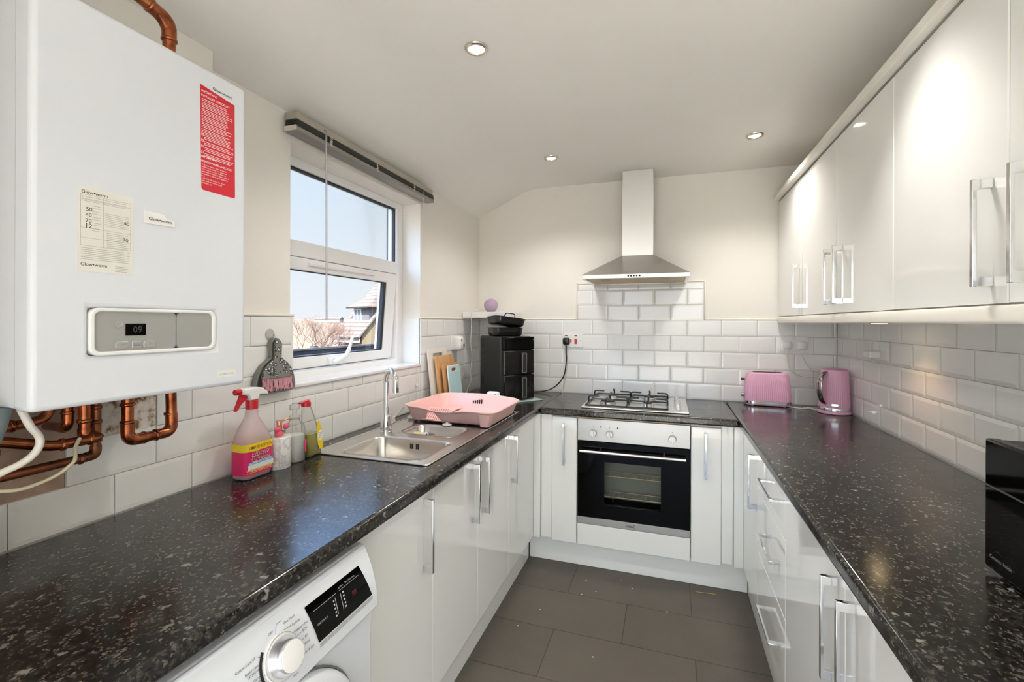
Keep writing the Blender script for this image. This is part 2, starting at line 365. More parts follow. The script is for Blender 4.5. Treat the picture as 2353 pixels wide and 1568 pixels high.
part('sash_seal', MB().slab([Y0+.115, Y0+.120, 2.168, 2.192], [1.243, 1.249, 1.609, 1.615], -.024, -.004, {(1, 1)}, S), RUBBER, sash, smooth=0)
part('trickle_vent', MB().box(1.60, 2.06, 1.635, 1.652, 0, .014, S), PVC, sash, bevel=.005)
hp = [(1.765, 1.212, .03), (1.80, 1.225, .034), (1.845, 1.245, .036), (1.868, 1.285, .036), (1.885, 1.33, .034)]
part('handle', MB().tube(spline(hp, 5), [.012]*8+[.010]*6+[.008]*7, 10, True, S).box(1.755, 1.835, 1.203, 1.232, 0, .03, S), PVC, sash, bevel=.003)
part('stay', MB().box(FXW-.075, FXW-.05, 2.262, 2.266, 1.34, 1.50), STEEL, w1)
SILL = mat('glossy white sill', rgb(240, 240, 243), .16)
part('window_sill', MB().box(FXW-.01, XL+.006, Y0+.008, Y1-.008, 1.148, 1.165), SILL, w1, bevel=.005)
# outside brick reveal
BRK = mat('blue grey brick', rgb(62, 66, 72), .85)
struct('trim_2', MB().slab([YF, 1.30, 2.362, 3.4], [-.2, 1.08, 2.14, 2.45], -.02, 0, {(1, 1)}, FL(-1.551, 0, 0)), BRK, 'blue grey brick edge outside the window', smooth=0)
# unseen glazed door, added behind the viewer to let fill daylight in
d1 = thing('added_door', 'white framed glazed door added behind the viewer to bring in daylight', None, (-.15, YF, 0), kind='structure')
Fd = FB(0, YF-.05, 0)
part('door_frame', MB().slab([-1.15, -1.09, -.205, -.145, .74, .80], [.02, .08, 2.09, 2.15], 0, .06, {(1, 1), (3, 1)}, Fd), PVC, d1, bevel=.004)
part('pane', MB().box(-1.09, -.205, .08, 2.09, .028, .034, Fd), GLASS, d1, smooth=0); part('pane', MB().box(-.145, .74, .08, 2.09, .028, .034, Fd), GLASS, d1, smooth=0)
# ================================================================== CABINETS
Mv = frame((0, 0, 0), (0, 1, 0), (0, 0, 1)); Mh = frame((0, 0, 0), (1, 0, 0), (0, 0, 1))
def handle(parent, F, a, z, vert=True, ln=.118):
    c = [(-ln, -.0005), (-ln, .035), (ln, .035), (ln, -.0005), (ln-.021, -.0005), (ln-.021, .027), (-ln+.021, .027), (-ln+.021, -.0005)]
    return part('handle', MB().prism(c, -.0052, .0052, F @ Mx.Translation((a, z, 0)) @ (Mv if vert else Mh)), CHROME, parent, bevel=.0012, label='chrome bar handle')
def front(parent, F, a0, a1, z0, z1, name='door', g=.0018, out=0., m=None):
    return part(name, MB().box(a0+g, a1-g, z0, z1, out-.0195, out, F), m or GLOSS, parent, bevel=.0022)
def carcass(parent, F, a0, a1, z0, z1, depth): return part('carcass', MB().box(a0+.0005, a1-.0005, z0, z1, -depth, -.0205, F), CARC, parent, smooth=0)
ZD0, ZD1 = .150, .860
# left run
F = FL(-.745, 0, 0)
c = thing('base_cabinet', 'white gloss base cabinet beside the washing machine', 'cabinet', (-1.03, 1.19, .14)); carcass(c, F, .985, 1.395, .142, .866, .55)
handle(front(c, F, .99, 1.395, ZD0, ZD1), F, 1.337, .712)
c = thing('sink_cabinet', 'white gloss double door base cabinet below the sink', 'cabinet', (-1.03, 1.785, .14)); F2 = F
part('carcass', MB().slab([1.3955, 1.42, 2.15, 2.1745], [.142, .16, .867], -.55, -.0205, {(1, 1)}, F), CARC, c, smooth=0)
handle(front(c, F, 1.395, 1.785, ZD0, ZD1), F, 1.727, .712); handle(front(c, F, 1.785, 2.175, ZD0, ZD1), F, 1.833, .712)
c = thing('corner_cabinet', 'white gloss base cabinet in the left corner, beside the narrow oven cabinet', 'cabinet', (-1.03, 2.4, .14)); carcass(c, F, 2.1755, 2.622, .142, .866, .55)
handle(front(c, F, 2.175, 2.6265, ZD0, ZD1), F, 2.222, .712)
single('plinth', MB().box(-.80, -.785, .99, 2.668, 0, .140), GLOSS, 'white plinth under the cabinets of the window side', 'plinth', bevel=.001)
single('end_panel', MB().box(-1.30, -.735, .305, .325, 0, .866), GLOSS, 'white panel closing the worktop end beside the washing machine', 'panel', bevel=.001)
# back run
F = FB(0, 2.629, 0)
c = thing('narrow_cabinet', 'narrow white gloss cabinet left of the oven', 'cabinet', (-.6, 2.9, .14)); carcass(c, F, -.742, -.491, .142, .866, .5)
handle(front(c, F, -.637, -.491, .143, .858), F, -.565, .706)
front(c, F, -.704, -.637, .150, .866, 'filler', out=-.012); front(c, F, -.7465, -.704, .146, .866, 'corner_post', out=.004, g=.0008)
c = thing('narrow_cabinet', 'narrow white gloss cabinet right of the oven', 'cabinet', (.24, 2.9, .14)); carcass(c, F, .114, .357, .142, .866, .5)
handle(front(c, F, .114, .262, .143, .852), F, .185, .708)
front(c, F, .262, .320, .150, .866, 'filler', out=-.012); front(c, F, .320, .3665, .146, .866, 'corner_post', out=.004, g=.0008)
BEIGE = mat('beige chipboard rail', rgb(206, 190, 160), .6)
c = thing('oven_housing', 'white panel and housing that carries the oven', 'cabinet', (-.19, 2.9, .14))
front(c, F, -.489, .112, .143, .261, 'panel'); part('rail', MB().box(-.489, .112, .8575, .866, -.04, -.006, F), BEIGE, c, smooth=0)
part('carcass', MB().box(-.489, .112, .142, .26, -.5, -.021, F), CARC, c, smooth=0)
single('plinth', MB().box(-.784, .392, 2.681, 2.696, 0, .139), GLOSS, 'white plinth below the oven', 'plinth', bevel=.001)
# right run (local a = -Y)
F = FR(.365, 0, 0)
c = thing('corner_cabinet', 'white gloss base cabinet in the right corner, beyond the drawers', 'cabinet', (.65, 2.43, .14)); carcass(c, F, -2.622, -2.236, .142, .866, .55)
handle(front(c, F, -2.6265, -2.236, ZD0, ZD1), F, -2.265, .706)
c = thing('drawer_unit', 'white gloss unit of three drawers with chrome handles', 'drawers', (.65, 1.98, .14)); carcass(c, F, -2.2355, -1.7315, .142, .866, .55)
for z0, z1, zh in ((.150, .424, .286), (.427, .684, .571), (.687, .860, .785)): handle(front(c, F, -2.235, -1.731, z0, z1, 'drawer'), F, -1.93, zh, False)
c = thing('base_cabinet', 'white gloss double door base cabinet nearest the viewer on the right', 'cabinet', (.65, 1.2, .14)); carcass(c, F, -1.7305, -.68, .142, .866, .55)
handle(front(c, F, -1.731, -1.187, ZD0, ZD1), F, -1.237, .706); handle(front(c, F, -1.187, -.68, ZD0, ZD1), F, -1.133, .706)
single('plinth', MB().box(.393, .408, .70, 2.668, 0, .140), GLOSS, 'white plinth under the drawers', 'plinth', bevel=.001)
# wall cabinets
F = FR(.633, 0, 0); U0, U1 = 1.4405, 2.135
c = thing('wall_cabinet', 'white gloss wall cabinet in the far corner', 'cabinet', (.79, 2.94, 1.44)); carcass(c, F, -3.195, -2.675, U0, 2.15, .30)
handle(front(c, F, -3.20, -2.675, U0, U1), F, -2.722, 1.588, ln=.112)
c = thing('wall_cabinet', 'white gloss double wall cabinet above the kettle', 'cabinet', (.79, 2.17, 1.44)); carcass(c, F, -2.674, -1.677, U0, 2.15, .30)
handle(front(c, F, -2.675, -2.172, U0, U1), F, -2.212, 1.588, ln=.112); handle(front(c, F, -2.172, -1.676, U0, U1), F, -2.106, 1.588, ln=.112)
c = thing('wall_cabinet', 'white gloss double wall cabinet above the microwave', 'cabinet', (.79, 1.18, 1.44)); carcass(c, F, -1.675, -.685, U0, 2.15, .30)
handle(front(c, F, -1.676, -1.180, U0, U1), F, -1.229, 1.588, ln=.112); handle(front(c, F, -1.180, -.685, U0, U1), F, -1.117, 1.588, ln=.112)
CREAMG = mat('cream gloss moulding', rgb(238, 234, 226), .25)
prof = [(0, 2.142), (.026, 2.142), (.031, 2.150), (.031, 2.168), (.026, 2.174), (0, 2.174), (-.03, 2.174), (-.03, 2.151), (0, 2.151)]
single('cornice', MB().prism([(p, q) for p, q in prof], -3.19, -.68, Mx.Translation((.633, 0, 0)) @ Mx(((-1, 0, 0, 0), (0, 0, -1, 0), (0, 1, 0, 0), (0, 0, 0, 1)))), CREAMG, 'cream cornice along the top of the wall cabinets', 'cornice', bevel=.0015)
prof = [(-.018, 1.399), (.006, 1.399), (.010, 1.404), (.010, 1.430), (.006, 1.4365), (-.018, 1.4365)]
single('pelmet', MB().prism(prof, -3.19, -.68, Mx.Translation((.633, 0, 0)) @ Mx(((-1, 0, 0, 0), (0, 0, -1, 0), (0, 1, 0, 0), (0, 0, 0, 1)))), CREAMG, 'white light pelmet along the bottom of the wall cabinets', 'pelmet', bevel=.0015)
# ================================================================== WORKTOPS
wt = MB().slab([XL, -1.178, -.815, -.703], [.305, 1.447, 1.712, 1.79, 1.972, YB], .868, W, {(1, 1), (1, 3)})
single('worktop', wt, WT, 'speckled black worktop under the window, with the sink in it', 'worktop', bevel=.011, seg=3)
single('worktop', MB().box(-.7025, .3395, 2.603, YB, .868, W-.0003), WT, 'speckled black worktop that carries the hob', 'worktop', bevel=.009, seg=3)
single('worktop', MB().box(.340, XR, .66, YB, .868, W), WT, 'speckled black worktop with the kettle and the microwave', 'worktop', bevel=.011, seg=3)
# ================================================================== BOILER
def words(mb, x0, x1, y, h, F, rnd, gap=.4):
    """a line of print too small to read: a run of word-long dashes"""
    x = x0
    while x < x1-h:
        w = min(h*rnd.uniform(1.4, 4.2), x1-x); mb.box(x, x+w, y, y+h*.5, 0, .00008, F); x += w+h*gap
gy = lambda y: y*1.01
gz = lambda z: 1.399+(z-1.399)*1.01
BX = -1.01
F = FL(BX, 0, 0)
b = thing('boiler', 'large white wall hung gas boiler above the worktop', 'boiler', (-1.17, .69, 1.243))
part('casing', MB().box(-1.336, -1.058, .486, .896, 1.247, 1.978), ENAMEL, b, bevel=.004)
part('front_panel', MB().slab([.482, .566, .817, .90], [1.243, 1.3335, 1.423, 1.982], -.050, 0, {(1, 1)}, F), ENAMEL, b, bevel=.009, seg=3)
cp = part('control_panel', MB().ring(rrect(.5655, .8175, 1.333, 1.4235, .017), rrect(.574, .809, 1.3405, 1.4165, .011), -.02, .003, F), WHITE, b, bevel=.0022)
part('fascia', MB().prism(rrect(.573, .7262, 1.3395, 1.4175, .010), -.018, -.0015, F), SILVER, cp)
part('flap', MB().prism(rrect(.7274, .810, 1.3395, 1.4175, .010), -.018, -.0008, F), SILVER, cp)
part('power_button', MB().lathe([(.0072, -.002), (.0072, .0006), (.0058, .001), (.005, .0002), (.001, .0002)], 24, F @ Mx.Translation((gy(.609), gz(1.392), 0))), SILVER, cp)
part('screen', MB().prism(rrect(gy(.621), gy(.658), gz(1.370), gz(1.3935), .001), -.003, -.0006, F), BLACKG, cp, label='black display')
part('print', MB().text('09', .016, F @ Mx.Translation((gy(.634), gz(1.376), 0)), w=.0165, h=.0125), mat('dim digits', rgb(62, 62, 62), .6), cp, smooth=0)
for nm, a0, a1, tx in (('button', .603, .6285, '-'), ('button', .6325, .6495, 'mode'), ('button', .6535, .6785, '+')):
    o = part(nm, MB().prism(rrect(gy(a0), gy(a1), gz(1.3445), gz(1.359), .0062 if tx != 'mode' else .0015), -.003, .0003, F), SILVER, cp, bevel=.0012)
    part('print', MB().text(tx, .006, F @ Mx.Translation((gy((a0+a1)/2), gz(1.3498), .0006)), align='CENTER', bold=.01, w=.0115 if tx == 'mode' else .004), GREYINK if tx != 'mode' else mat('dark grey ink', rgb(90, 90, 90), .6), cp, smooth=0)
bd = part('badge', MB().prism([(gy(.6525), gz(1.5965)), (gy(.715), gz(1.5975)), (gy(.7155), gz(1.612)), (gy(.697), gz(1.6145)), (gy(.692), gz(1.6215)), (gy(.6525), gz(1.6225))], 0, .0022, F), WHITE, b, bevel=.001)
part('print', MB().text('Glow\u2022worm', .011, F @ Mx.Translation((gy(.661), gz(1.604), .0026)), bold=.004, w=.0455), INK, bd, smooth=0)
rnd = random.Random(3)
st = part('sticker', MB().box(gy(.542), gy(.633), gz(1.488), gz(1.641), .0001, .0005, F), mat('cream label', rgb(232, 230, 222), .5), b, smooth=0, label='cream instruction sticker')
ys, zs = gy(.542), gz(1.488); ST = lambda x, y: F @ Mx.Translation((ys+x*.0919, zs+y*.1545, .0006))
pk, pg = MB(), MB()
pk.text('Glow\u2022worm', .01, ST(.06, .925), bold=.004, w=.042); pk.text('Glow\u2022worm', .01, ST(.05, .07), bold=.004, w=.042)
for t_, x_, y_ in (('50', .14, .72), ('40', .13, .655), ('70', .13, .585), ('12', .14, .52), ('40', .82, .63), ('70', .80, .415)): pk.text(t_, .009, ST(x_, y_), bold=.0, w=.0095)
words(pg, ys+.004, ys+.088, zs+.0015, .0006, F, rnd); FS = F @ Mx.Translation((0, 0, .0006))
for k in range(10): words(pg, ys+.022, ys+.036, zs+.122-k*.0042-(k//2)*.002, .0012, FS, rnd)
for k in range(8): words(pg, ys+.043, ys+.084, zs+.112-k*.0033, .0011, FS, rnd)
for k in range(9): words(pg, ys+.046, ys+.084, zs+.076-k*.0034, .0011, FS, rnd)
for k in range(7): words(pg, ys+.005, ys+.086, zs+.043-k*.0034, .0013, FS, rnd)
for k in range(3): words(pg, ys+.006, ys+.080, zs+.137-k*.004, .0011, FS, rnd)
for k in range(4): words(pg, ys+.060, ys+.083, zs+.014-k*.0032, .0014, FS, rnd)
for z_ in (.062, .0475, .1315, .1405, .080): pg.box(ys+.004, ys+.087, zs+z_, zs+z_+.0004, 0, .0001, FS)
for x_ in (.004, .040, .087): pg.box(ys+x_, ys+x_+.0004, zs+.0475, zs+.1405, 0, .0001, FS)
part('print', pk, INK, st, smooth=0); part('fine_print', pg, GREYINK, st, smooth=0)
REDL = mat('red label', rgb(214, 28, 48), .45)
rp = [(gy(.774)+.004, gz(1.6965)), (gy(.8565), gz(1.6965)), (gy(.860), gz(1.700)), (gy(.858), gz(1.922)), (gy(.770), gz(1.933)), (gy(.774), gz(1.7005))]
st = part('sticker', MB().prism(rp, .0001, .0005, F), REDL, b, smooth=0, label='red checklist sticker')
ys, zt = gy(.770), gz(1.922); RT = lambda y: F @ Mx.Translation((ys+.003, zt-y, .0006)); pw, pd = MB(), MB()
for t_, y_, w_ in (('IMPORTANT', .0045, .040), ('INSTALLER CHECKLIST', .0145, .072), ('IMPORTANT', .154, .041), ('HOMEOWNER CHECKLIST', .164, .081)): pw.text(t_, .009, RT(y_), bold=.004, w=w_)
FS = F @ Mx.Translation((0, 0, .0006)); y_ = .0205
for k in range(22): words(pw, ys+.004, ys+rnd.uniform(.066, .084), zt-y_, .0021, FS, rnd, .25); y_ += .0035+(.0012 if k in (1, 5, 9, 13, 17) else 0)
for k in range(4):
    pw.slab([ys+.0035, ys+.0042, ys+.0078, ys+.0085], [zt-.1040-k*.0135, zt-.1033-k*.0135, zt-.0997-k*.0135, zt-.099-k*.0135], 0, .0001, {(1, 1)}, FS)
    for j in range(3): words(pw, ys+.0105, ys+rnd.uniform(.07, .086), zt-.1035-k*.0135-j*.0036, .0021, FS, rnd, .25)
for k, t_ in enumerate(('\u2022 You must register within 30 days of', 'installation to validate your guarantee', '\u2022 You must ensure your installer has', 'completed the technical requirements of', 'the guarantee and signed the guarantee', 'form', '\u2022 Call 0330 100 3070 or for online', 'registration and full terms and', 'conditions, visit')):
    pw.text(t_, .0042, F @ Mx.Translation((ys+.004, zt-.1712-k*.0052, .0006)), bold=.003)
pd.text('Glow\u2022worm', .011, F @ Mx.Translation((gy(.801), gz(1.9335), .0004)), bold=.004, w=.050)
part('print', pw, WINK, st, smooth=0); part('print', pd, INK, st, smooth=0)
st = part('sticker', MB().box(gy(.815), gy(.863), gz(1.2665), gz(1.2825), .0001, .0005, F), mat('pale label', rgb(236, 236, 232), .5), b, smooth=0, label='small pale model label')
part('print', MB().text('ULTIMATE_35c', .007, F @ Mx.Translation((gy(.820), gz(1.2715), .0006)), w=.039), GREYINK, st, smooth=0)
part('drain_cap', MB().lathe([(.016, 0), (.016, .008), (.012, .02), (.013, .026), (.004, .03)], 20, Mx.Translation((-1.16, .70, 1.976)) @ Mx.Rotation(.5, 4, 'X')), GREYP, b, label='grey plastic air vent cap')
part('casing_lip', MB().box(-1.336, -1.20, .60, .90, 1.978, 1.994), ENAMEL, b, bevel=.006)
part('condensate_trap', MB().lathe([(.016, -.06), (.024, -.03), (.030, 0)], 24, Mx.Translation((-1.10, .470, 1.247))), mat('blue grey plastic', rgb(120, 134, 140), .5), b, label='blue grey plastic trap')
# ---- copper pipes
def collar(mb, p, d, r): 
    p, d = V(p), V(d).normalized(); mb.tube([p-d*.0045, p-d*.003, p, p+d*.003, p+d*.0045], [r*1.02, r*1.2, r*1.26, r*1.2, r*1.02], 16)
def pipe(label, pts, r, fit=(), rad=.028, m=None, elbows=()):
    t = thing('copper_pipe', label, 'pipe', pts[0])
    part('tube', MB().tube(fillet(pts, rad), r, 16), m or COPPER, t, smooth=60)
    for p, d in fit:
        mb = MB(); collar(mb, p, d, r); part('fitting', mb, m or COPPER, t, smooth=60)
    for i in elbows:
        a, b_, c_ = V(pts[i-1]), V(pts[i]), V(pts[i+1]); k = min(rad*1.35, (a-b_).length*.49, (c_-b_).length*.49)
        q = fillet([b_+(a-b_).normalized()*k, b_, b_+(c_-b_).normalized()*k], rad)
        part('elbow', MB().tube(q, r*1.13, 16), m or COPPER, t, smooth=60)
    return t
x = -1.22; Z_, X_, Y_ = (0, 0, 1), (1, 0, 0), (0, 1, 0)
pipe('bright copper pipe bent in a U below the boiler, right of the other pipes', [(x, .762, 1.2462), (x, .762, 1.112), (x-.005, .870, 1.112), (x-.01, .870, 1.2462)], .0122,
     [((x, .762, 1.20), Z_), ((x, .762, 1.158), Z_), ((x-.003, .800, 1.112), Y_), ((x-.003, .828, 1.112), Y_), ((x-.01, .870, 1.158), Z_)], .032, elbows=(1, 2))
pipe('long tarnished copper pipe running along the wall, lowest below the boiler', [(x, .697, 1.2462), (x, .697, 1.098), (x, .655, 1.096), (x, .33, 1.094)], .0095,
     [((x, .697, 1.205), Z_), ((x, .697, 1.172), Z_), ((x, .697, 1.130), Z_), ((x, .668, 1.096), Y_)], .03, OLDCOP, elbows=(1,))
x = -1.20
pipe('copper pipe dropping from the boiler and bending towards the dark joint', [(x, .664, 1.2462), (x, .664, 1.150), (x+.012, .690, 1.142), (x+.01, .606, 1.142), (x, .50, 1.178)], .0105,
     [((x, .664, 1.182), Z_), ((x+.01, .668, 1.142), Y_), ((x+.01, .62, 1.142), Y_)], .016, COPPER, elbows=(1,))
pipe('short copper pipe with an elbow into the wall below the boiler', [(x-.02, .645, 1.2462), (x-.02, .645, 1.168), (x-.14, .668, 1.160)], .0095, [((x-.02, .645, 1.202), Z_)], .03, elbows=(1,))
pipe('copper pipe bending up to the boiler from the left edge', [(x-.035, .625, 1.2462), (x-.035, .620, 1.192), (x-.035, .57, 1.189), (x-.035, .33, 1.176)], .010, [((x-.035, .562, 1.1887), Y_)], .035)
pipe('thick copper elbow at the left edge below the boiler', [(x+.04, .33, 1.172), (x+.04, .478, 1.168), (x+.01, .515, 1.150), (x-.13, .53, 1.13)], .0155, [((x+.04, .47, 1.168), Y_)], .04)
x = -1.12
pipe('copper flue pipe rising from the top of the boiler to the ceiling boxing', [(x, .786, 1.9785), (x, .786, 2.105), (x-.01, .70, 2.135), (x-.12, .60, 2.155)], .0135, [((x, .786, 2.062), Z_), ((x-.004, .745, 2.119), (0, -1, .3))], .04, elbows=(1,))
single('drain_hose', MB().tube(spline([(-1.08, .497, 1.262), (-1.08, .515, 1.213), (-1.085, .530, 1.190), (-1.085, .532, 1.173), (-1.085, .522, 1.156), (-1.09, .505, 1.143), (-1.10, .468, 1.125), (-1.12, .33, 1.05)]), .0062, 12), CORDW, 'thick white hose hanging below the boiler', 'hose', smooth=60)
single('boiler_cable', MB().tube(spline([(-1.18, .645, 1.150), (-1.17, .632, 1.134), (-1.15, .620, 1.114), (-1.15, .605, 1.100), (-1.15, .588, 1.091), (-1.15, .559, 1.084), (-1.15, .53, 1.083), (-1.16, .49, 1.092), (-1.2, .33, 1.13)]), .0036, 10), CORDC, 'thin cream cable curving below the copper pipes', 'cable', smooth=60)
single('storage_box', MB().box(-1.30, -1.214, .43, .532, W, W+.092), BLACK, 'small black box on the worktop at the left edge', 'box', bevel=.008)
# ================================================================== WASHING MACHINE (front looks along +X)
wm = thing('washing_machine', 'white washing machine under the window worktop', 'washing machine', (-.98, .69, 0))
WY0, WY1 = .392, .985
part('cabinet', MB().box(-1.28, -.712, WY0, WY1, .012, .846), ENAMEL, wm, bevel=.006)
pp = [(-.78, .700), (-.676, .700), (-.6775, .735), (-.6835, .765), (-.6925, .795), (-.7035, .822), (-.7135, .840), (-.724, .848), (-.78, .848)]
part('control_panel', MB().prism(pp, -WY1, -WY0, Mx(((1, 0, 0, 0), (0, 0, -1, 0), (0, 1, 0, 0), (0, 0, 0, 1)))), ENAMEL, wm, bevel=.003, smooth=60)
def onpan(z):
    q = pp[1:8]
    for (xa, za), (xb, zb) in zip(q, q[1:]):
        if za <= z <= zb: return xa+(xb-xa)*(z-za)/(zb-za)
    return -.69
def panpatch(mb, y0, y1, z0, z1, off, n=10):
    r = []
    for i in range(n+1):
        z = z0+(z1-z0)*i/n; xx = onpan(z)+off; r.append([(xx, y0(z) if callable(y0) else y0, z), (xx, y1(z) if callable(y1) else y1, z)])
    vs = [p for q in r for p in q]; return mb.add(vs, [(2*i, 2*i+1, 2*i+3, 2*i+2) for i in range(n)])
dy0 = lambda z: .782-.018*(.815-z)/.075*-1*-.9
ds = part('display', panpatch(MB(), lambda z: .766+(.815-z)*.22, lambda z: .940+(.815-z)*.30, .739, .8165, .0008), BLACKG, wm, smooth=60, label='black display')
mb = MB(); pan = lambda y, z, off=.0012: frame((onpan(z)+off, y, z), (0, 1, 0), (onpan(z+.004)-onpan(z-.004), 0, .008))
mb.text('ONETOUCH', .01, pan(.786, .770), w=.030); mb.box(.783, .852, 0, .0007, 0, .0002, pan(0, .7995)); mb.box(.862, .930, 0, .0007, 0, .0002, pan(0, .7995))
mb.text('kg Mode', .006, pan(.862, .804), w=.016); mb.text('Time Remaining', .006, pan(.884, .804), w=.034)
for k in range(5):
    z = .788-k*.0075; mb.box(.8385, .8425, z, z+.0035, 0, .0002, pan(0, z) @ Mx.Translation((0, -z, 0))); mb.box(.870, .8745, z+.003, z+.0065, 0, .0002, pan(0, z) @ Mx.Translation((0, -z, 0)))
for y in (.8455, .863): 
    for k in range(4): z = .760+k*.0085; mb.box(y, y+.0012, z, z+.0086, 0, .0002, pan(0, z) @ Mx.Translation((0, -z, 0)))
part('print', mb, mat('pale grey ink', rgb(190, 190, 186), .6), ds, smooth=0)
part('digits', MB().text('88', .012, pan(.898, .770), w=.014), mat('dim red digits', rgb(120, 40, 44), .5), ds, smooth=0)
BTN = mat('grey button', rgb(186, 186, 186), .35)
for k in range(8): part('button', panpatch(MB(), .7845+k*.0225, .7845+k*.0225+.0212, .7275, .7365, .0009, 3), BTN, wm, smooth=60)
mb = MB(); KY, KZ = .694, .769
for t_, y, z, a in (('One Touch', .712, .8155, 'LEFT'), ('Cottons', .728, .8035, 'LEFT'), ('Cottons + Pre', .7275, .7905, 'LEFT'), ('ECO', .748, .782, 'LEFT'), ('40\u00b0', .750, .769, 'LEFT'), ('Wool', .7455, .7575, 'LEFT'), ('Drain & Spin', .738, .7425, 'LEFT'), ('OFF', .686, .8155, 'RIGHT'),
                    ('Cotton Care 59\'', .6415, .7985, 'RIGHT'), ('Rapid Care', .6435, .7855, 'RIGHT'), ('14\'/30\'/44\'', .6435, .7785, 'RIGHT'), ('Allergy', .6435, .768, 'RIGHT'), ('Care 60\u00b0', .6435, .761, 'RIGHT'), ('Dark Colours', .652, .748, 'RIGHT'), ('Rinse', .712, .7195, 'LEFT')):
    mb.text(t_, .0062, pan(y, z), align=a)
for (ya, za), (yb_, zb) in (((.690, .811), (.697, .824)), ((.697, .824), (.710, .824)), ((.708, .808), (.726, .806)), ((.724, .792), (.726, .792)), ((.727, .783), (.746, .783)), ((.727, .770), (.748, .770)), ((.724, .757), (.744, .759)), ((.716, .745), (.736, .744)), ((.662, .785), (.644, .801)), ((.654, .788), (.645, .788)), ((.656, .765), (.6455, .765)), ((.662, .752), (.654, .750))):
    d = V((0, yb_-ya, zb-za)); n_ = V((0, -d.z, d.y)).normalized()*.00035; off = .0012
    mb.add([(onpan(za)+off, ya+n_.y, za+n_.z), (onpan(zb)+off, yb_+n_.y, zb+n_.z), (onpan(zb)+off, yb_-n_.y, zb-n_.z), (onpan(za)+off, ya-n_.y, za-n_.z)], [(0, 1, 2, 3)])
part('print', mb, mat('charcoal ink', rgb(70, 70, 72), .6), wm, smooth=0)
mb = MB()
for k in range(8):
    a = R(140+k*9); a2 = R(140+(k+1)*9); q = [(KY+rr*cos(t_), KZ+rr*sin(t_)) for rr, t_ in ((.046, a), (.052, a), (.052, a2), (.046, a2))]; mb.add([(onpan(z)+.0011, y, z) for y, z in q], [(0, 1, 2, 3)])
part('care_mark', mb, INK, wm, smooth=0)
part('print', MB().text('CARE', .005, pan(KY-.0535, KZ+.004) @ Mx.Rotation(1.4, 4, 'Z'), w=.013, align='CENTER'), WINK, wm, smooth=0)
KF = frame((onpan(KZ)-.002, KY, KZ), (0, 1, 0), (-.30, 0, 1))
kn = part('dial', MB().lathe([(.041, 0), (.041, .0035), (.039, .0042), (.036, .0045)], 48, KF), WHITE, wm, label='white dial ring')
part('ring', MB().lathe([(.0400, .0035), (.0400, .0046), (.0388, .0046), (.0388, .0035)], 48, KF, False, False), CHROME, kn)
part('knob', MB().lathe([(.035, .004), (.034, .006), (.031, .020), (.0285, .027), (.0275, .0285), (.026, .0285)], 48, KF), mat('satin chrome', (.8, .8, .82), .2, .85), kn, label='chrome knob')
part('knob_cap', MB().lathe([(.0262, .0284), (.0258, .0296), (.022, .0304), (.001, .0306)], 48, KF), WHITE, kn)
part('front_panel', MB().box(-.72, -.694, WY0, WY1, .06, .6985), ENAMEL, wm, bevel=.006)
DF = FL(-.694, .70, .490)
dr = part('door', MB().lathe([(.208, .004), (.206, .016), (.196, .028), (.17, .040), (.150, .044), (.146, .036), (.135, .02)], 56, DF, True, True), ENAMEL, wm, label='white porthole door')
part('door_seal', MB().lathe([(.212, -.001), (.213, .006), (.209, .006), (.207, -.001)], 56, DF, False, False), mat('grey door ring', rgb(120, 122, 124), .4), dr)
part('door_glass', MB().lathe([(.146, .034), (.11, .040), (.05, .046), (.001, .047)], 48, DF), OVENGLASS, dr)
# ================================================================== OVEN, HOB, HOOD
F = FB(0, 2.629, 0); OX0, OX1 = -.4865, .1105
ov = thing('oven', 'built in black glass oven with a steel control panel', 'oven', (-.19, 2.9, .262))
part('body', MB().slab([OX0+.01, -.36, -.012, OX1-.01], [.268, .37, .632, .852], -.5, -.024, {(1, 1)}, F), BLACK, ov, smooth=0)
cav = mat('grey oven enamel', rgb(176, 180, 174), .5)
part('cavity', MB().box(-.37, -.002, .36, .64, -.15, -.145, F).box(-.37, -.002, .36, .37, -.145, -.03, F).box(-.37, -.36, .37, .632, -.145, -.03, F).box(-.012, -.002, .37, .632, -.145, -.03, F), cav, ov, smooth=0, label='grey enamel inside')
WIRE = mat('wire rack', rgb(210, 200, 170), .3, .8)
for z in (.53, .415):
    mb = MB()
    for y in (-.045, -.13): mb.cyl(F @ V((-.36, z, y)), F @ V((-.012, z, y)), .0022, 8)
    for k in range(13): mb.cyl(F @ V((-.345+k*.0265, z+.002, -.045)), F @ V((-.345+k*.0265, z+.002, -.13)), .0014, 6)
    part('wire_rack', mb, WIRE, ov)
part('rack_guide', MB().cyl(F @ V((-.295, .385, -.05)), F @ V((-.295, .60, -.05)), .0022, 8), WIRE, ov)
cpn = part('control_panel', MB().box(OX0, OX1, .733, .8565, -.022, .0, F), STEELB if False else mat('oven steel', rgb(184, 184, 182), .34, .6), ov, bevel=.0015)
dg = part('door', MB().slab([OX0, -.338, -.036, OX1], [.303, .383, .621, .7275], -.022, 0, {(1, 1)}, F), BLACKG, ov, bevel=.0015, label='black glass door')
part('door_window', MB().box(-.3385, -.0355, .3825, .6215, -.012, -.006, F), OVENGLASS, dg, smooth=0)
part('trim_strip', MB().box(OX0, OX1, .263, .3015, -.022, 0, F), _m['oven steel'], ov, bevel=.0015, label='steel strip with lettering')
mb = MB(); mb.text('cata', .021, F @ Mx.Translation((-.216, .2755, .0003)), w=.034, bold=.01)
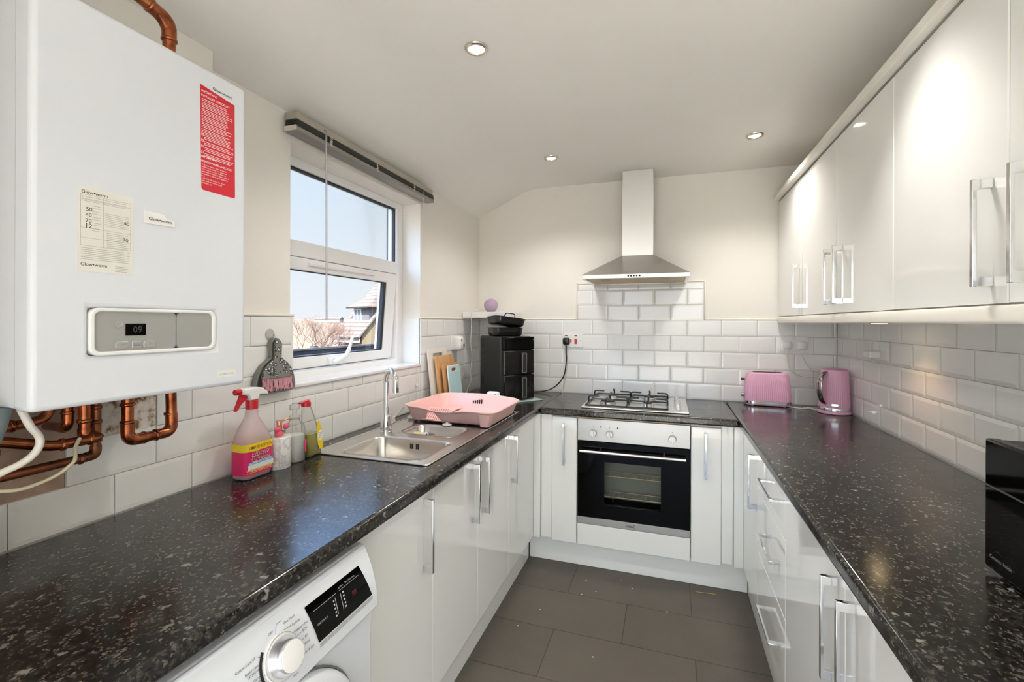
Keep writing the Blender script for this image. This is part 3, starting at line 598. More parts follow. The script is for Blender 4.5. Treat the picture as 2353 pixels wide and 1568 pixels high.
for k in range(5): a0, a1 = R(60+k*52), R(60+k*52+38); mb.add([(x_, z_, .0) for x_, z_ in ((.0045*cos(a0), .0055*sin(a0)), (.0075*cos(a0), .009*sin(a0)), (.0075*cos(a1), .009*sin(a1)), (.0045*cos(a1), .0055*sin(a1)))], [(0, 1, 2, 3)], F @ Mx.Translation((-.172, .2825, .0003)))
part('print', mb, INK, ov, smooth=0)
hb = part('handle', MB().cyl(F @ V((-.467, .683, .046)), F @ V((.089, .683, .046)), .0068, 20), mat('satin handle', rgb(214, 208, 202), .3, .7), ov)
for x_ in (-.361, -.020): part('handle_mount', MB().cyl(F @ V((x_, .683, 0)), F @ V((x_, .683, .044)), .0075, 16), CHROME, hb)
KN = mat('oven knob', rgb(216, 214, 208), .3, .3)
for x_ in (-.399, -.308, .021):
    k = part('knob', MB().lathe([(.021, 0), (.0205, .004), (.0185, .006), (.018, .016), (.016, .018), (.001, .018)], 32, F @ Mx.Translation((x_, .779, 0))), KN, ov)
    part('knob_grip', MB().prism(rrect(-.0045, .0045, -.017, .017, .003), .016, .028, F @ Mx.Translation((x_, .779, 0)) @ Mx.Rotation(.12, 4, 'Z')), KN, k, bevel=.001)
mb = MB()
for x_ in (-.399, -.308, .021):
    mb.lathe([(.0022, 0), (.001, .0003)], 10, F @ Mx.Translation((x_, .813, 0)))
    for j in range(9):
        a = R(40+j*35); mb.lathe([(.0011, 0), (.0005, .0003)], 8, F @ Mx.Translation((x_+.0275*cos(a), .779+.0275*sin(a), 0)))
part('print', mb, INK, cpn, smooth=0)
for x_ in (-.356, -.264): part('indicator', MB().lathe([(.0042, 0), (.003, .0025), (.001, .003)], 14, F @ Mx.Translation((x_, .815, 0))), INK, cpn)

hb = thing('gas_hob', 'steel four burner gas hob with black pan supports', 'hob', (-.18, 2.92, W))
HX0, HX1, HY0, HY1 = -.4765, .1065, 2.668, 3.172
part('plate', MB().box(HX0, HX1, HY0, HY1, W, W+.0085), STEELB, hb, bevel=.004, seg=3)
part('recess_rim', MB().slab([-.463, -.456, .012, .019], [2.69, 2.697, 3.148, 3.155], W+.0083, W+.0105, {(1, 1)}), STEELB, hb, bevel=.001)
zc = W+.0085
CAP = mat('burner cap', rgb(40, 38, 36), .5, .2)
for x_, y_, r in ((-.338, 2.80, .047), (-.336, 3.035, .034), (-.112, 2.80, .028), (-.112, 3.035, .038)):
    bu = part('burner', MB().lathe([(r*1.02, 0), (r, .012), (r*1.04, .014), (r*1.04, .018), (r*.8, .019), (.001, .019)], 32, Mx.Translation((x_, y_, zc))), STEELB, hb)
    part('burner_cap', MB().lathe([(r*.86, .019), (r*.9, .022), (r*.84, .027), (.001, .028)], 32, Mx.Translation((x_, y_, zc))), CAP, bu)
    part('igniter', MB().cyl((x_+r*1.2, y_+.005, zc), (x_+r*1.2, y_+.005, zc+.018), .0022, 8), WHITE, bu)
for x0, x1 in ((-.452, -.226), (-.222, -.004)):
    g = MB(); y0, y1 = 2.688, 3.150; z0 = zc+.008
    g.tube(fillet([(x0+.02, y0, z0), (x1, y0, z0), (x1, y1, z0), (x0, y1, z0), (x0, y0, z0), (x0+.021, y0, z0)], .018, 4), .0052, 8)
    for px_, py_ in ((x0, y0+.01), (x1, y0+.01), (x0, y1-.01), (x1, y1-.01)): g.cyl((px_, py_, zc), (px_, py_, z0), .006, 8)
    xm = (x0+x1)/2
    for yb in (2.80, 3.035):
        for xs_, d in ((x0, 1), (x1, -1)): g.tube(fillet([(xs_, yb, z0), (xs_, yb, z0+.036), (xs_+d*.062, yb, z0+.036)], .014, 4), .0048, 8)
    for ys_, d in ((y0, 1), (y1, -1)): g.tube(fillet([(xm, ys_, z0), (xm, ys_, z0+.036), (xm, ys_+d*.062, z0+.036)], .014, 4), .0048, 8)
    g.tube([(x0, 2.918, z0), (x1, 2.918, z0)], .0048, 8)
    for d in (-1, 1): g.tube(fillet([(xm, 2.918, z0), (xm, 2.918+d*.012, z0+.036), (xm, 2.918+d*.058, z0+.036)], .012, 4), .0048, 8)
    part('pan_support', g, ENBLK, hb, smooth=60, label='black pan support')
for k, y_ in enumerate((2.765, 2.865, 2.965, 3.065)):
    kb = part('knob', MB().lathe([(.020, 0), (.0195, .003), (.017, .005), (.0155, .020), (.013, .0225), (.001, .0228)], 28, Mx.Translation((.052, y_, zc))), KN, hb)
    part('knob_grip', MB().prism(rrect(-.0038, .0038, -.0145, .0145, .003), .02, .027, Mx.Translation((.052, y_, zc))), KN, kb, bevel=.001)
mb = MB()
for y_ in (2.765, 2.865, 2.965, 3.065):
    for a in (140, 180, 220, 320, 0, 40): mb.lathe([(.0017, 0), (.0008, .0003)], 8, Mx.Translation((.052+.0265*cos(R(a)), y_+.0265*sin(R(a)), zc)))
part('print', mb, INK, hb, smooth=0)

h = thing('cooker_hood', 'steel chimney cooker hood above the hob', 'hood', (-.19, 3.0, 1.65))
CX0, CX1, CY = -.280, -.092, 3.012
fx = lambda x0, x1, y0, z: [(x0, y0, z), (x1, y0, z), (x1, YB-.001, z), (x0, YB-.001, z)]
part('canopy', MB().loft([fx(-.489, .110, 2.74, 1.678), fx(CX0, CX1, CY, 1.821)]), HOODM, h, smooth=0)
rim = part('rim', MB().slab([-.489, -.470, .091, .110], [2.74, 2.76, YB-.02, YB-.001], 1.6545, 1.678, {(1, 1)}), mat('bright hood rim', (.80, .78, .74), .3, .9), h, bevel=.0015)
part('filter', MB().box(-.47, .091, 2.76, YB-.02, 1.658, 1.662), mat('beige hood filter', rgb(196, 178, 140), .5, .4), h, smooth=0)
for x_ in (-.36, -.02): part('hood_lamp', MB().lathe([(.026, 0), (.026, .003), (.001, .0035)], 24, Mx.Translation((x_, 2.86, 1.6545))), CLEAR, h)
for k in range(5): part('button', MB().lathe([(.0055, 0), (.005, .003), (.001, .0035)], 14, FB(-.220+k*.0158, 2.74, 1.6665)), INK, h)
CHIM = mat('pale chimney steel', (.78, .77, .75), .42, .75)
part('chimney', MB().loft([fx(CX0, CX1, CY, 1.8205), fx(CX0, CX1, CY, 2.262)]), CHIM, h, bevel=.0008)
part('chimney_extension', MB().loft([fx(CX0+.0015, CX1-.0015, CY+.0015, 2.2605), fx(CX0+.0015, CX1-.0015, CY+.0015, 2.3545)]), CHIM, h, bevel=.0008)
# ================================================================== SINK AND TAP
SX0, SX1, SY0, SY1 = -1.258, -.775, 1.409, 2.432
sk = thing('sink', 'stainless steel sink with one and a half bowls and a drainer', 'sink', (-1.0, 1.92, W))
bowls = ((-1.165, -.828, 1.452, 1.707, .155), (-1.125, -.862, 1.795, 1.967, .095))
part('deck', MB().slab([SX0, -1.167, -1.127, -.860, -.826, SX1], [SY0, 1.450, 1.709, 1.793, 1.969, SY1], W+.0003, W+.0035, {(1, 1), (2, 1), (3, 1), (2, 3)}), SINKM, sk, bevel=.0015)
part('deck_rim', MB().ring(rrect(SX0-.002, SX1+.002, SY0-.002, SY1+.002, .02), rrect(SX0+.010, SX1-.010, SY0+.010, SY1-.010, .014), W+.0002, W+.0052), SINKM, sk, bevel=.0018)
for x0, x1, y0, y1, dep in bowls:
    rr = lambda e, z, r: [(a, b_, z) for a, b_ in rrect(x0-e, x1+e, y0-e, y1+e, r, 7)]
    zt = W+.0036
    bw = part('bowl', MB().loft([rr(-.022, zt-dep-.001, .03), rr(0, zt-dep+.02, .034), rr(.001, zt-.003, .036), rr(.014, zt-.0012, .05), rr(.014, zt+.0006, .05), rr(.004, zt+.0004, .040), rr(-.001, zt-.006, .035), rr(-.003, zt-dep+.03, .032), rr(-.010, zt-dep+.006, .028), rr(-.03, zt-dep, .02)]), SINKM, sk, smooth=60)
    part('drain', MB().lathe([(.035, 0), (.036, .002), (.030, .003), (.026, .0005), (.001, .0008)], 28, Mx.Translation(((x0+x1)/2-.05, (y0+y1)/2, zt-dep))), STEEL, bw)
for k in range(9): part('ridge', MB().box(-1.225+k*.052, -1.217+k*.052, 2.03, 2.40, W+.0034, W+.0052), SINKM, sk, bevel=.0012)
part('overflow', MB().box(-1.016, -1.012, 1.7025, 1.7062, .872, .893).box(-1.008, -1.004, 1.7025, 1.7062, .872, .893).box(-.989, -.985, 1.7025, 1.7062, .872, .893).box(-.981, -.977, 1.7025, 1.7062, .872, .893), INK, sk, smooth=0)
TX, TY = -1.187, 1.785
tp = thing('tap', 'chrome gooseneck tap behind the sink bowl', 'tap', (TX, TY, W))
part('body', MB().lathe([(.027, .0036), (.027, .007), (.0245, .009), (.0235, .075), (.021, .080), (.0125, .082)], 32, Mx.Translation((TX, TY, W))), CHROME, tp)
d = V((.097, -.075, 0)).normalized(); c0 = V((TX, TY, 1.130)); rr_ = .060
arc = [V((TX, TY, .985)), V((TX, TY, 1.04)), V((TX, TY, 1.09))]+[c0+d*(rr_-rr_*cos(R(a)))+V((0, 0, rr_*sin(R(a)))) for a in range(0, 181, 12)]+[c0+d*(2*rr_)+V((0, 0, -.018))]
sp = part('spout', MB().tube(arc, .0115, 18), CHROME, tp, smooth=60)
e = c0+d*(2*rr_); part('aerator', MB().cyl(e+V((0, 0, -.010)), e+V((0, 0, -.030)), .0135, 18), CHROME, sp)
part('lever_cap', MB().cyl((TX, TY+.020, .950), (TX, TY+.052, .952), .018, 24), CHROME, tp, bevel=.004)
part('lever', MB().cyl((TX, TY+.05, .955), (TX-.008, TY+.155, .993), .0038, 12), CHROME, tp)
# things at the sink
sg = thing('sponge', 'yellow and white scouring sponge in the half bowl', 'sponge', (-1.09, 1.88, .82))
Ms = Mx.Translation((-1.085, 1.915, .853)) @ Mx.Rotation(.55, 4, 'Z') @ Mx.Rotation(.75, 4, 'X')
part('foam', MB().prism(rrect(-.035, .035, -.028, .028, .012), 0, .02, Ms), mat('white sponge', rgb(236, 234, 226), .9), sg, bevel=.003)
part('scourer', MB().prism(rrect(-.035, .0, -.028, .028, .006), .0202, .026, Ms), mat('yellow sponge', rgb(236, 226, 160), .9), sg, bevel=.002)
part('dots', MB().lathe([(.003, 0), (.001, .0004)], 10, Ms @ Mx.Translation((.012, .01, .0202))).lathe([(.003, 0), (.001, .0004)], 10, Ms @ Mx.Translation((.02, -.008, .0202))).lathe([(.003, 0), (.001, .0004)], 10, Ms @ Mx.Translation((.026, .014, .0202))), INK, sg, smooth=0)
single('soap_dish', MB().lathe([(.034, 0), (.042, .010), (.040, .012), (.030, .006), (.001, .005)], 28, Mx.Translation((-1.215, 2.075, W+.0054)) @ Mx.Scale(.75, 4, (1, 0, 0))), WHITE, 'small white dish on the drainer behind the tap', 'dish')
single('sink_plug', MB().lathe([(.022, 0), (.022, .005), (.016, .008), (.006, .009), (.006, .014), (.001, .0145)], 24, Mx.Translation((-.985, 1.982, W+.0054))), WHITE, 'white plug lying on the sink by the pink rack', 'plug')
# ---- dish rack: pink moulded tub
rk = thing('dish_rack', 'blush pink plastic dish rack on the drainer', 'dish rack', (-.98, 2.18, W+.006))
n = 400; cx_, cy_ = -.985, 2.180
def rkring(hx, hy, r, z):
    base = []; o = rrect(cx_-hx, cx_+hx, cy_-hy, cy_+hy, r, 12)
    pts = [V((a, b_, 0)) for a, b_ in o]; ln = [0]
    for a, b_ in zip(pts, pts[1:]+pts[:1]): ln.append(ln[-1]+(b_-a).length)
    for k in range(n):
        t = ln[-1]*k/n; j = max(i for i in range(len(ln)) if ln[i] <= t); j = min(j, len(pts)-1); u = (t-ln[j])/max(ln[j+1]-ln[j], 1e-9)
        p = pts[j].lerp(pts[(j+1) % len(pts)], u); base.append((p.x, p.y, z(p) if callable(z) else z))
    return base
def rimz(p):
    u = (p.x-(cx_-.24))/.48; near = p.y < cy_
    return W+(.090-.020*math.exp(-((u-.47)/.22)**2)-.014*max(0, u-.6)/.4 if near else .088+.006*sin(pi*u)-.012*max(0, u-.6)/.4)
zb = W+.012
def lev(t):                                              # half sizes, corner radius and height of the wall at t = 0 (base) .. 1 (rim)
    return .208+.020*t, .172+.040*t**.8, .03+.022*t, lambda p: zb+(rimz(p)-.008-zb)*t
rings = [rkring(*lev(k/14)) for k in range(15)]+[rkring(.240, .222, .065, lambda p: rimz(p)-.004), rkring(.241, .223, .066, rimz), rkring(.236, .218, .06, lambda p: rimz(p)+.001)]
def inn(t): a_, b2, r_, z_ = lev(t); return a_-.004, b2-.004, r_, (lambda p: z_(p)+.003)
rings += [rkring(*inn(k/14)) for k in range(14, -1, -1)]
mb = MB().loft(rings)
# arched cut-out through the near wall, two legs
keep = []
for f in mb.f:
    if len(f) < 10:
        c_ = sum((V(mb.v[i]) for i in f), V())/len(f); q_ = (c_.z-zb)/.052
        if c_.y < cy_-.12 and q_ < 1 and abs(c_.x+1.068) < .046-.030*max(0, q_)**1.3: continue
    keep.append(f)
mb.f = keep
part('tub', mb, PINKD, rk, smooth=50)
part('slotted_ramp', MB().add([(-1.125, 2.000, W+.018), (-1.01, 2.000, W+.018), (-1.01, 2.075, W+.066), (-1.125, 2.075, W+.066), (-1.125, 2.003, W+.015), (-1.01, 2.003, W+.015), (-1.01, 2.078, W+.063), (-1.125, 2.078, W+.063)], [(0, 1, 2, 3), (7, 6, 5, 4), (0, 4, 5, 1), (1, 5, 6, 2), (2, 6, 7, 3), (3, 7, 4, 0)]), PINKD, rk, smooth=0)
mb = MB()
for k in range(9):
    x_ = -1.115+k*.0115; mb.add([(x_, 2.004, W+.0212), (x_+.005, 2.004, W+.0212), (x_+.005, 2.070, W+.0634), (x_, 2.070, W+.0634)], [(0, 1, 2, 3)])
part('slotted_floor', MB().slab([-1.128, -1.072], [1.995, 2.34], W+.022, W+.025), PINKD, rk)
part('plate_slots', mb, mat('deep pink slot', rgb(206, 130, 128), .5), rk, smooth=0)
for k in range(5):
    part('cutlery_slot', MB().box(-1.02+k*.012, -1.014+k*.012, cy_+.186, cy_+.192, W+.036, W+.058+k*.002), mat('dark slot', rgb(40, 30, 30), .7), rk, smooth=0)
part('cutlery_cup', MB().loft([[(a, b_, z) for a, b_ in rrect(-.822-e, -.780+e, 1.985-e*1.2, 2.03, .012, 5)] for e, z in ((0, W+.008), (.006, W+.04), (.012, W+.068))]), PINKD, rk, smooth=50)
for x_, y_ in ((-1.165, 2.035), (-.83, 2.05), (-1.165, 2.33), (-.80, 2.32), (-1.03, 2.035)): part('foot', MB().cyl((x_, y_, W+.0053), (x_, y_, W+.0125), .009, 12), PINKD, rk)
cd = thing('caddy', 'small white perforated plastic holder behind the pink dish rack', 'holder', (-.99, 2.60, W))
part('shell', MB().loft([[(a, b_, z) for a, b_ in rrect(-1.033-e, -.960+e, 2.60-e, 2.64+e, .016+e, 6)] for e, z in ((0, W), (.004, W+.050), (.003, W+.066), (-.008, W+.074))]), WHITE, cd, smooth=60)
for k in range(3): part('hole', MB().lathe([(.0045, 0), (.001, .0003)], 12, FB(-1.018+k*.021, 2.5965, W+.058)), INK, cd, smooth=0)
# ================================================================== LEFT WALL THINGS
def board(name, label, x, y0, y1, h, t, lean, m, r=.015, slot=None, core=None):
    """a board standing on the worktop and leaning back against the tiles"""
    M_ = Mx.Translation((x, (y0+y1)/2, W)) @ Mx.Rotation(-lean, 4, 'Y') @ FL(0, 0, 0); w = (y1-y0)/2
    ob = thing(name, label, 'chopping board', (x, (y0+y1)/2, W)); o = rrect(-w, w, 0, h, r, 6)
    if slot:
        sw, sz, sh = slot; i = rrect(-sw, sw, sz, sz+sh, sh*.45, 6); part('board', MB().ring(o, i, 0, t, M_), m, ob, bevel=.002)
    else: part('board', MB().prism(o, 0, t, M_), m, ob, bevel=.002)
    if core: part('face', MB().ring(rrect(-w+.007, w-.007, .006, h-.007, r*.7, 6), rrect(-slot[0]-.004, slot[0]+.004, slot[1]-.004, slot[1]+slot[2]+.004, slot[2]*.45, 6), t, t+.0006, M_), core, ob)
    return ob
BAM = mat('bamboo', rgb(222, 176, 120), .5)
v = coords(BAM, (1, 30, 1.2)); L(BAM, ramp(BAM, noise(BAM, v, 3, 4), [(.3, rgb(204, 152, 96)), (.7, rgb(232, 190, 138))]), P(BAM).inputs['Base Color'])
BAM2 = mat('darker bamboo', rgb(206, 156, 104), .5)
board('chopping_board', 'large white plastic chopping board, rearmost of the boards', -1.282, 2.385, 2.628, .333, .008, .115, mat('cream board', rgb(238, 234, 226), .4), .02, (.062, .285, .022))
board('chopping_board', 'tall bamboo chopping board in front of the white board', -1.262, 2.432, 2.665, .292, .012, .115, BAM, .012)
board('chopping_board', 'shorter bamboo chopping board behind the blue board', -1.236, 2.462, 2.668, .240, .012, .115, BAM2, .006)
board('chopping_board', 'pale blue chopping board with a white edge, front of the boards', -1.215, 2.485, 2.652, .232, .007, .115, mat('white board edge', rgb(236, 240, 238), .4), .012, (.032, .196, .018), mat('pale blue board', rgb(196, 228, 234), .45))
def socket(label, F, w=.146, h=.086, m=WHITE):
    t = thing('wall_socket', label, 'socket', tuple(F.translation)); part('plate', MB().prism(rrect(-w/2, w/2, -h/2, h/2, .006), -.0015, .0085, F), m, t, bevel=.002); return t
F = FL(XL, 2.815, 1.258); s = socket('white double socket on the window wall beside the chopping boards', F)
for x_ in (-.008, .010): part('switch', MB().box(x_-.006, x_+.006, .016, .032, .0085, .012, F), WHITE, s, bevel=.001)
fr = thing('plug_in_freshener', 'white plug in device with dark vents in the window wall socket', 'plug in device', (XL+.04, 2.76, 1.215))
F = FL(XL+.010, 2.768, 1.216)
part('shell', MB().loft([[(a, b_, z) for a, b_ in rrect(-.034+e, .034-e, e, .092-e, .02, 6)] for e, z in ((.004, 0), (0, .006), (0, .040), (.006, .052), (.014, .056))], M=F), WHITE, fr, smooth=50)
for x_ in (-.02, .004, .013, .022): part('vent', MB().box(x_, x_+.004, .02, .042, .0535, .0563, F), INK, fr, smooth=0)
part('vent', MB().box(-.022, -.014, .056, .072, .053, .0563, F), INK, fr, smooth=0)
single('device_cable', MB().tube(spline([(XL+.012, 2.850, 1.228), (XL+.012, 2.845, 1.19), (XL+.009, 2.855, 1.13), (XL+.009, 2.905, 1.06), (XL+.009, 2.855, 1.0), (XL+.009, 2.885, .94), (XL+.03, 2.93, W+.003)]), .0018, 8), CORDW, 'thin white cable hanging from the window wall socket', 'cable', smooth=60)
sh = single('floating_shelf', MB().box(XL+.0005, -1.0, 2.905, YB-.0005, 1.4275, 1.468), WHITE, 'white floating shelf in the far left corner', 'shelf', bevel=.002)
ec = thing('smart_speaker', 'round lilac speaker on the corner shelf', 'speaker', (-1.18, 3.05, 1.468))
part('shell', MB().sphere((-1.18, 3.05, 1.5155), .0485, 36, 22, (1, 1, .98)), LILAC, ec, smooth=70)
part('speaker_face', MB().lathe([(.0455, -.004), (.044, .002), (.036, .006), (.02, .009), (.001, .010)], 36, frame((-1.18+.022*.62, 3.05-.022*.72, 1.5165+.022*.25), (.76, .65, 0), (-.16, .19, .97))), mat('pale lilac mesh', rgb(186, 168, 188), .95), ec, smooth=70)
part('base', MB().cyl((-1.18, 3.05, 1.468), (-1.18, 3.05, 1.474), .03, 24), mat('lilac rubber', rgb(150, 130, 152), .7), ec)
single('speaker_cable', MB().tube(spline([(-1.232, 3.055, 1.484), (-1.245, 3.0, 1.490), (-1.262, 2.94, 1.476), (-1.262, 2.899, 1.472), (-1.262, 2.8985, 1.43), (-1.262, 2.898, 1.36), (-1.264, 2.895, 1.25), (-1.262, 2.91, 1.17), (-1.266, 2.90, 1.07), (-1.264, 2.90, 1.0), (-1.272, 2.865, .955), (-1.272, 2.84, .912), (-1.262, 2.80, W+.002)]), .0021, 8), CORDW, 'white speaker cable hanging from the corner shelf', 'cable', smooth=60)
# dustpan, brush and hook
F = FL(XL, 0, 0)
hk = thing('suction_hook', 'clear suction hook on the tiles above the dustpan', 'hook', (XL, 1.289, 1.35))
part('cup', MB().lathe([(.021, .0004), (.020, .002), (.012, .005), (.006, .012), (.001, .013)], 28, F @ Mx.Translation((1.285, 1.352, 0))), CLEAR, hk, smooth=60)
part('hook', MB().tube(spline([(XL+.012, 1.288, 1.352), (XL+.020, 1.289, 1.343), (XL+.022, 1.289, 1.332), (XL+.030, 1.289, 1.328), (XL+.034, 1.289, 1.336)], 5), .0022, 8), CLEAR, hk, smooth=60)
def half(pts, c0): return [(c0+x_, y_) for x_, y_ in pts]+[(c0-x_, y_) for x_, y_ in reversed(pts)]
right = [(0.0005, 1.341), (.012, 1.338), (.020, 1.326), (.0215, 1.31), (.019, 1.285), (.019, 1.272), (.036, 1.262), (.058, 1.247), (.074, 1.226), (.084, 1.200), (.0895, 1.172), (.0885, 1.160), (.080, 1.150), (.060, 1.147)]
GPL = mat('grey dustpan plastic', rgb(124, 124, 120), .45)
dp = thing('dustpan', 'grey dustpan hanging beside the window', 'dustpan', (XL+.02, 1.29, 1.147))
ol = half(right, 1.292); c_y, c_z = 1.292, 1.22
inn = [(c_y+(y_-c_y)*.90, 1.235+(z_-1.235)*.93) for y_, z_ in ol]
part('pan', MB().prism(ol, .004, .009, F), GPL, dp, bevel=.001)
part('rim', MB().ring(ol, inn, .009, .022, F), GPL, dp, bevel=.002)
LEO = mat('leopard print plastic', rgb(128, 128, 124), .4)
tc = coords(LEO); vo = N(LEO, 'ShaderNodeTexVoronoi'); vo.inputs['Scale'].default_value = 78; L(LEO, tc, vo.inputs['Vector'])
L(LEO, ramp(LEO, vo.outputs['Distance'], [(0, rgb(226, 224, 216)), (.26, rgb(226, 224, 216)), (.29, rgb(48, 48, 46)), (.46, rgb(56, 56, 54)), (.50, rgb(132, 132, 128)), (1, rgb(132, 132, 128))], 'LINEAR'), P(LEO).inputs['Base Color'])
br = thing('hand_brush', 'leopard print hand brush with pink bristles clipped in the dustpan', 'brush', (XL+.025, 1.29, 1.16))
bh = [(.0005, 1.334), (.010, 1.330), (.014, 1.316), (.012, 1.292), (.012, 1.272), (.028, 1.260), (.048, 1.244), (.062, 1.226), (.069, 1.207), (.067, 1.203), (.0005, 1.200)]
part('head', MB().prism(half(bh, 1.292), .0235, .036, F), LEO, br, bevel=.003, label='grey leopard print head')
bm_ = MB(); rb = random.Random(5)
for k in range(70):
    y_ = 1.228+k*.128/69; sp_ = (y_-1.292)*.06
    bm_.tube([(XL+.029+rb.uniform(-.004, .004), y_, 1.204), (XL+.030+rb.uniform(-.006, .006), y_+sp_*.6+rb.uniform(-.001, .001), 1.182), (XL+.030+rb.uniform(-.007, .007), y_+sp_+rb.uniform(-.004, .004), 1.158+rb.uniform(-.003, .004))], [.0014, .0013, .0010], 5)
part('bristles', bm_, mat('pink bristles', rgb(236, 176, 188), .7), br, smooth=60)
# bottles on the worktop
def rings(spec, cy0, cx0, n_=7):
    out = []
    for z, hx, hy, r, dy in spec: out.append([(cx0+a, cy0+dy+b_, z) for a, b_ in rrect(-hx, hx, -hy, hy, min(r, hx*.98, hy*.98), n_)])
    return out
bx, by = -1.252, 1.143
sb = thing('spray_bottle', 'pink spray cleaner bottle with a red and white trigger head', 'bottle', (bx, by, W))
body = [(W+.001, .028, .047, .02, 0), (W+.006, .034, .0535, .022, 0), (W+.09, .035, .056, .022, 0), (W+.115, .034, .0545, .024, -.0), (W+.150, .029, .044, .026, -.003), (W+.178, .021, .027, .02, -.003), (W+.192, .0175, .0195, .0172, -.003), (W+.216, .0165, .0175, .0162, -.003)]
part('bottle', MB().loft(rings(body, by, bx)), PINKCLEAR, sb, smooth=60)
PKL = mat('pink cleaning liquid', rgb(238, 60, 130), .2)
part('liquid', MB().loft(rings([(W+.003, .026, .045, .02, 0), (W+.008, .0325, .052, .021, 0), (W+.088, .0335, .0545, .021, 0)], by, bx)), PKL, sb, smooth=60)
lx = bx+.0352; F = FL(lx+.0006, by, W)
lab = part('label', MB().loft([[(bx+a, by+b_, z) for a, b_ in rrect(-.0346-.0008, .0346+.0008, -.0557-.0008, .0557+.0008, .0226, 7)] for z in (W+.017, W+.090)], False, False), mat('magenta label', rgb(222, 34, 104), .4), sb, smooth=60)
YEL = mat('yellow label', rgb(244, 214, 40), .4)
part('label_band', MB().loft([[(bx+a, by+b_, z) for a, b_ in rrect(-.0358, .0358, -.0569, .0569, .023, 7)] for z in (W+.0885, W+.112)], False, False), YEL, sb, smooth=60, label='yellow band')
part('label_band', MB().box(-.052, .052, .0225, .0235, 0, .0004, F).box(-.052, .052, .030, .0325, 0, .0004, F), YEL, sb, smooth=0, label='yellow stripes')
part('print', MB().text('LIMITED EDITION', .01, F @ Mx.Translation((-.043, .0955, .0008)), bold=.004, w=.084, h=.009), REDINK, sb, smooth=0)
tw = MB(); tr = MB()
for t_, x_, z_, w_ in (('Elbow', -.034, .0735, .068), ('Grease', -.034, .0575, .068)):
    tr.text(t_, .02, F @ Mx.Translation((x_, z_, .0012)), bold=.008, w=w_, h=.0145, shear=.2); tw.text(t_, .02, F @ Mx.Translation((x_-.001, z_-.0008, .0008)), bold=.035, w=w_+.002, h=.0158, shear=.2)
part('print', tw, WINK, sb, smooth=0); part('print', tr, REDINK, sb, smooth=0)
part('label_band', MB().box(-.046, .046, .0485, .0555, 0, .0005, F), mat('blue label band', rgb(60, 150, 206), .5), sb, smooth=0, label='blue band')
part('print', MB().text('ALL PURPOSE DEGREASER', .006, F @ Mx.Translation((-.044, .0500, .0009)), bold=.01, w=.088), WINK, sb, smooth=0)
part('label_picture', MB().box(-.048, .048, .0335, .048, 0, .0005, F), mat('pale picture', rgb(226, 232, 232), .5), sb, smooth=0)
part('print', MB().box(-.004, .006, .0375, .0385, 0, .0003, F @ Mx.Translation((0, 0, .0006)) @ Mx.Rotation(0, 4, 'Z')).text('THE MOST POWERFUL CLEANER', .004, F @ Mx.Translation((-.040, .0255, .0006)), w=.08), WINK, sb, smooth=0)
cl = part('collar', MB().cyl((bx, by-.003, W+.2135), (bx, by-.003, W+.241), .0185, 28), RED, sb, bevel=.001, label='red collar')
F = FL(bx, by, W)
hd = [(.056, .252), (.046, .266), (.028, .278), (.0, .283), (-.044, .2815), (-.046, .264), (-.026, .258), (-.0175, .241), (.0145, .241), (.018, .256), (.034, .254)]
part('head', MB().prism(hd, -.013, .013, F), WHITE, sb, bevel=.005, label='white trigger head')
part('nozzle', MB().cyl(F @ V((-.0445, .2725, 0)), F @ V((-.064, .2725, 0)), .0095, 4+4), RED, sb, label='red nozzle')
part('trigger', MB().prism([(-.044, .264), (-.022, .258), (-.026, .248), (-.044, .236), (-.0605, .216), (-.0635, .214), (-.0635, .219), (-.053, .243)], -.007, .007, F), RED, sb, bevel=.002, label='red trigger')
bx, by = -1.240, 1.2385
sd = thing('soap_dispenser', 'white marble effect soap dispenser with a rose gold pump', 'soap dispenser', (bx, by, W))
MAR = mat('white marble', rgb(240, 238, 236), .25); L(MAR, ramp(MAR, noise(MAR, coords(MAR), 14, 6, .6), [(.44, rgb(242, 240, 238)), (.5, rgb(206, 206, 206)), (.53, rgb(242, 240, 238))]), P(MAR).inputs['Base Color'])
T = Mx.Translation((bx, by, W))
part('body', MB().lathe([(.034, 0), (.0358, .003), (.0358, .103), (.034, .1055), (.001, .106)], 40, T), MAR, sd, bevel=.001)
pm = part('pump', MB().lathe([(.0155, .106), (.0155, .122), (.012, .124), (.0085, .126), (.0085, .152), (.012, .153), (.012, .157), (.001, .158)], 28, T), ROSE, sd)
part('spout', MB().tube([(bx, by+.004, W+.1535), (bx, by+.03, W+.156), (bx, by+.048, W+.1555)], [.004, .0036, .003], 10), ROSE, pm)
BOW = mat('pink ribbon', rgb(230, 90, 120), .45); mb = MB()
for dy, dz, a in ((-.018, .006, .5), (.018, .010, -.5), (-.012, -.010, 1.0)): mb.sphere((bx+.012, by+dy, W+.126+dz), .012, 12, 8, (.6, 1.1, .8))
part('bow', mb, BOW, sd, smooth=60, label='pink ribbon bow')
bx, by = -1.245, 1.312; T = Mx.Translation((bx, by, W))
pb = thing('pump_bottle', 'clear pump bottle half full of white soap', 'bottle', (bx, by, W))
part('bottle', MB().lathe([(.030, .001), (.0345, .004), (.0345, .112), (.031, .128), (.018, .140), (.0165, .150)], 40, T), CLEAR, pb, smooth=60)
part('soap', MB().lathe([(.029, .003), (.0325, .006), (.0325, .094), (.001, .094)], 36, T), mat('white soap', rgb(244, 244, 242), .3), pb, smooth=60)
part('pump_head', MB().lathe([(.019, .149), (.019, .160), (.008, .163), (.0075, .180), (.017, .182), (.016, .198), (.008, .203), (.001, .203)], 28, T), CLEAR, pb, smooth=50)
part('label', MB().box(bx+.0335, bx+.035, by+.010, by+.018, W+.035, W+.075), PKL, pb, bevel=.0005, label='pink label edge')
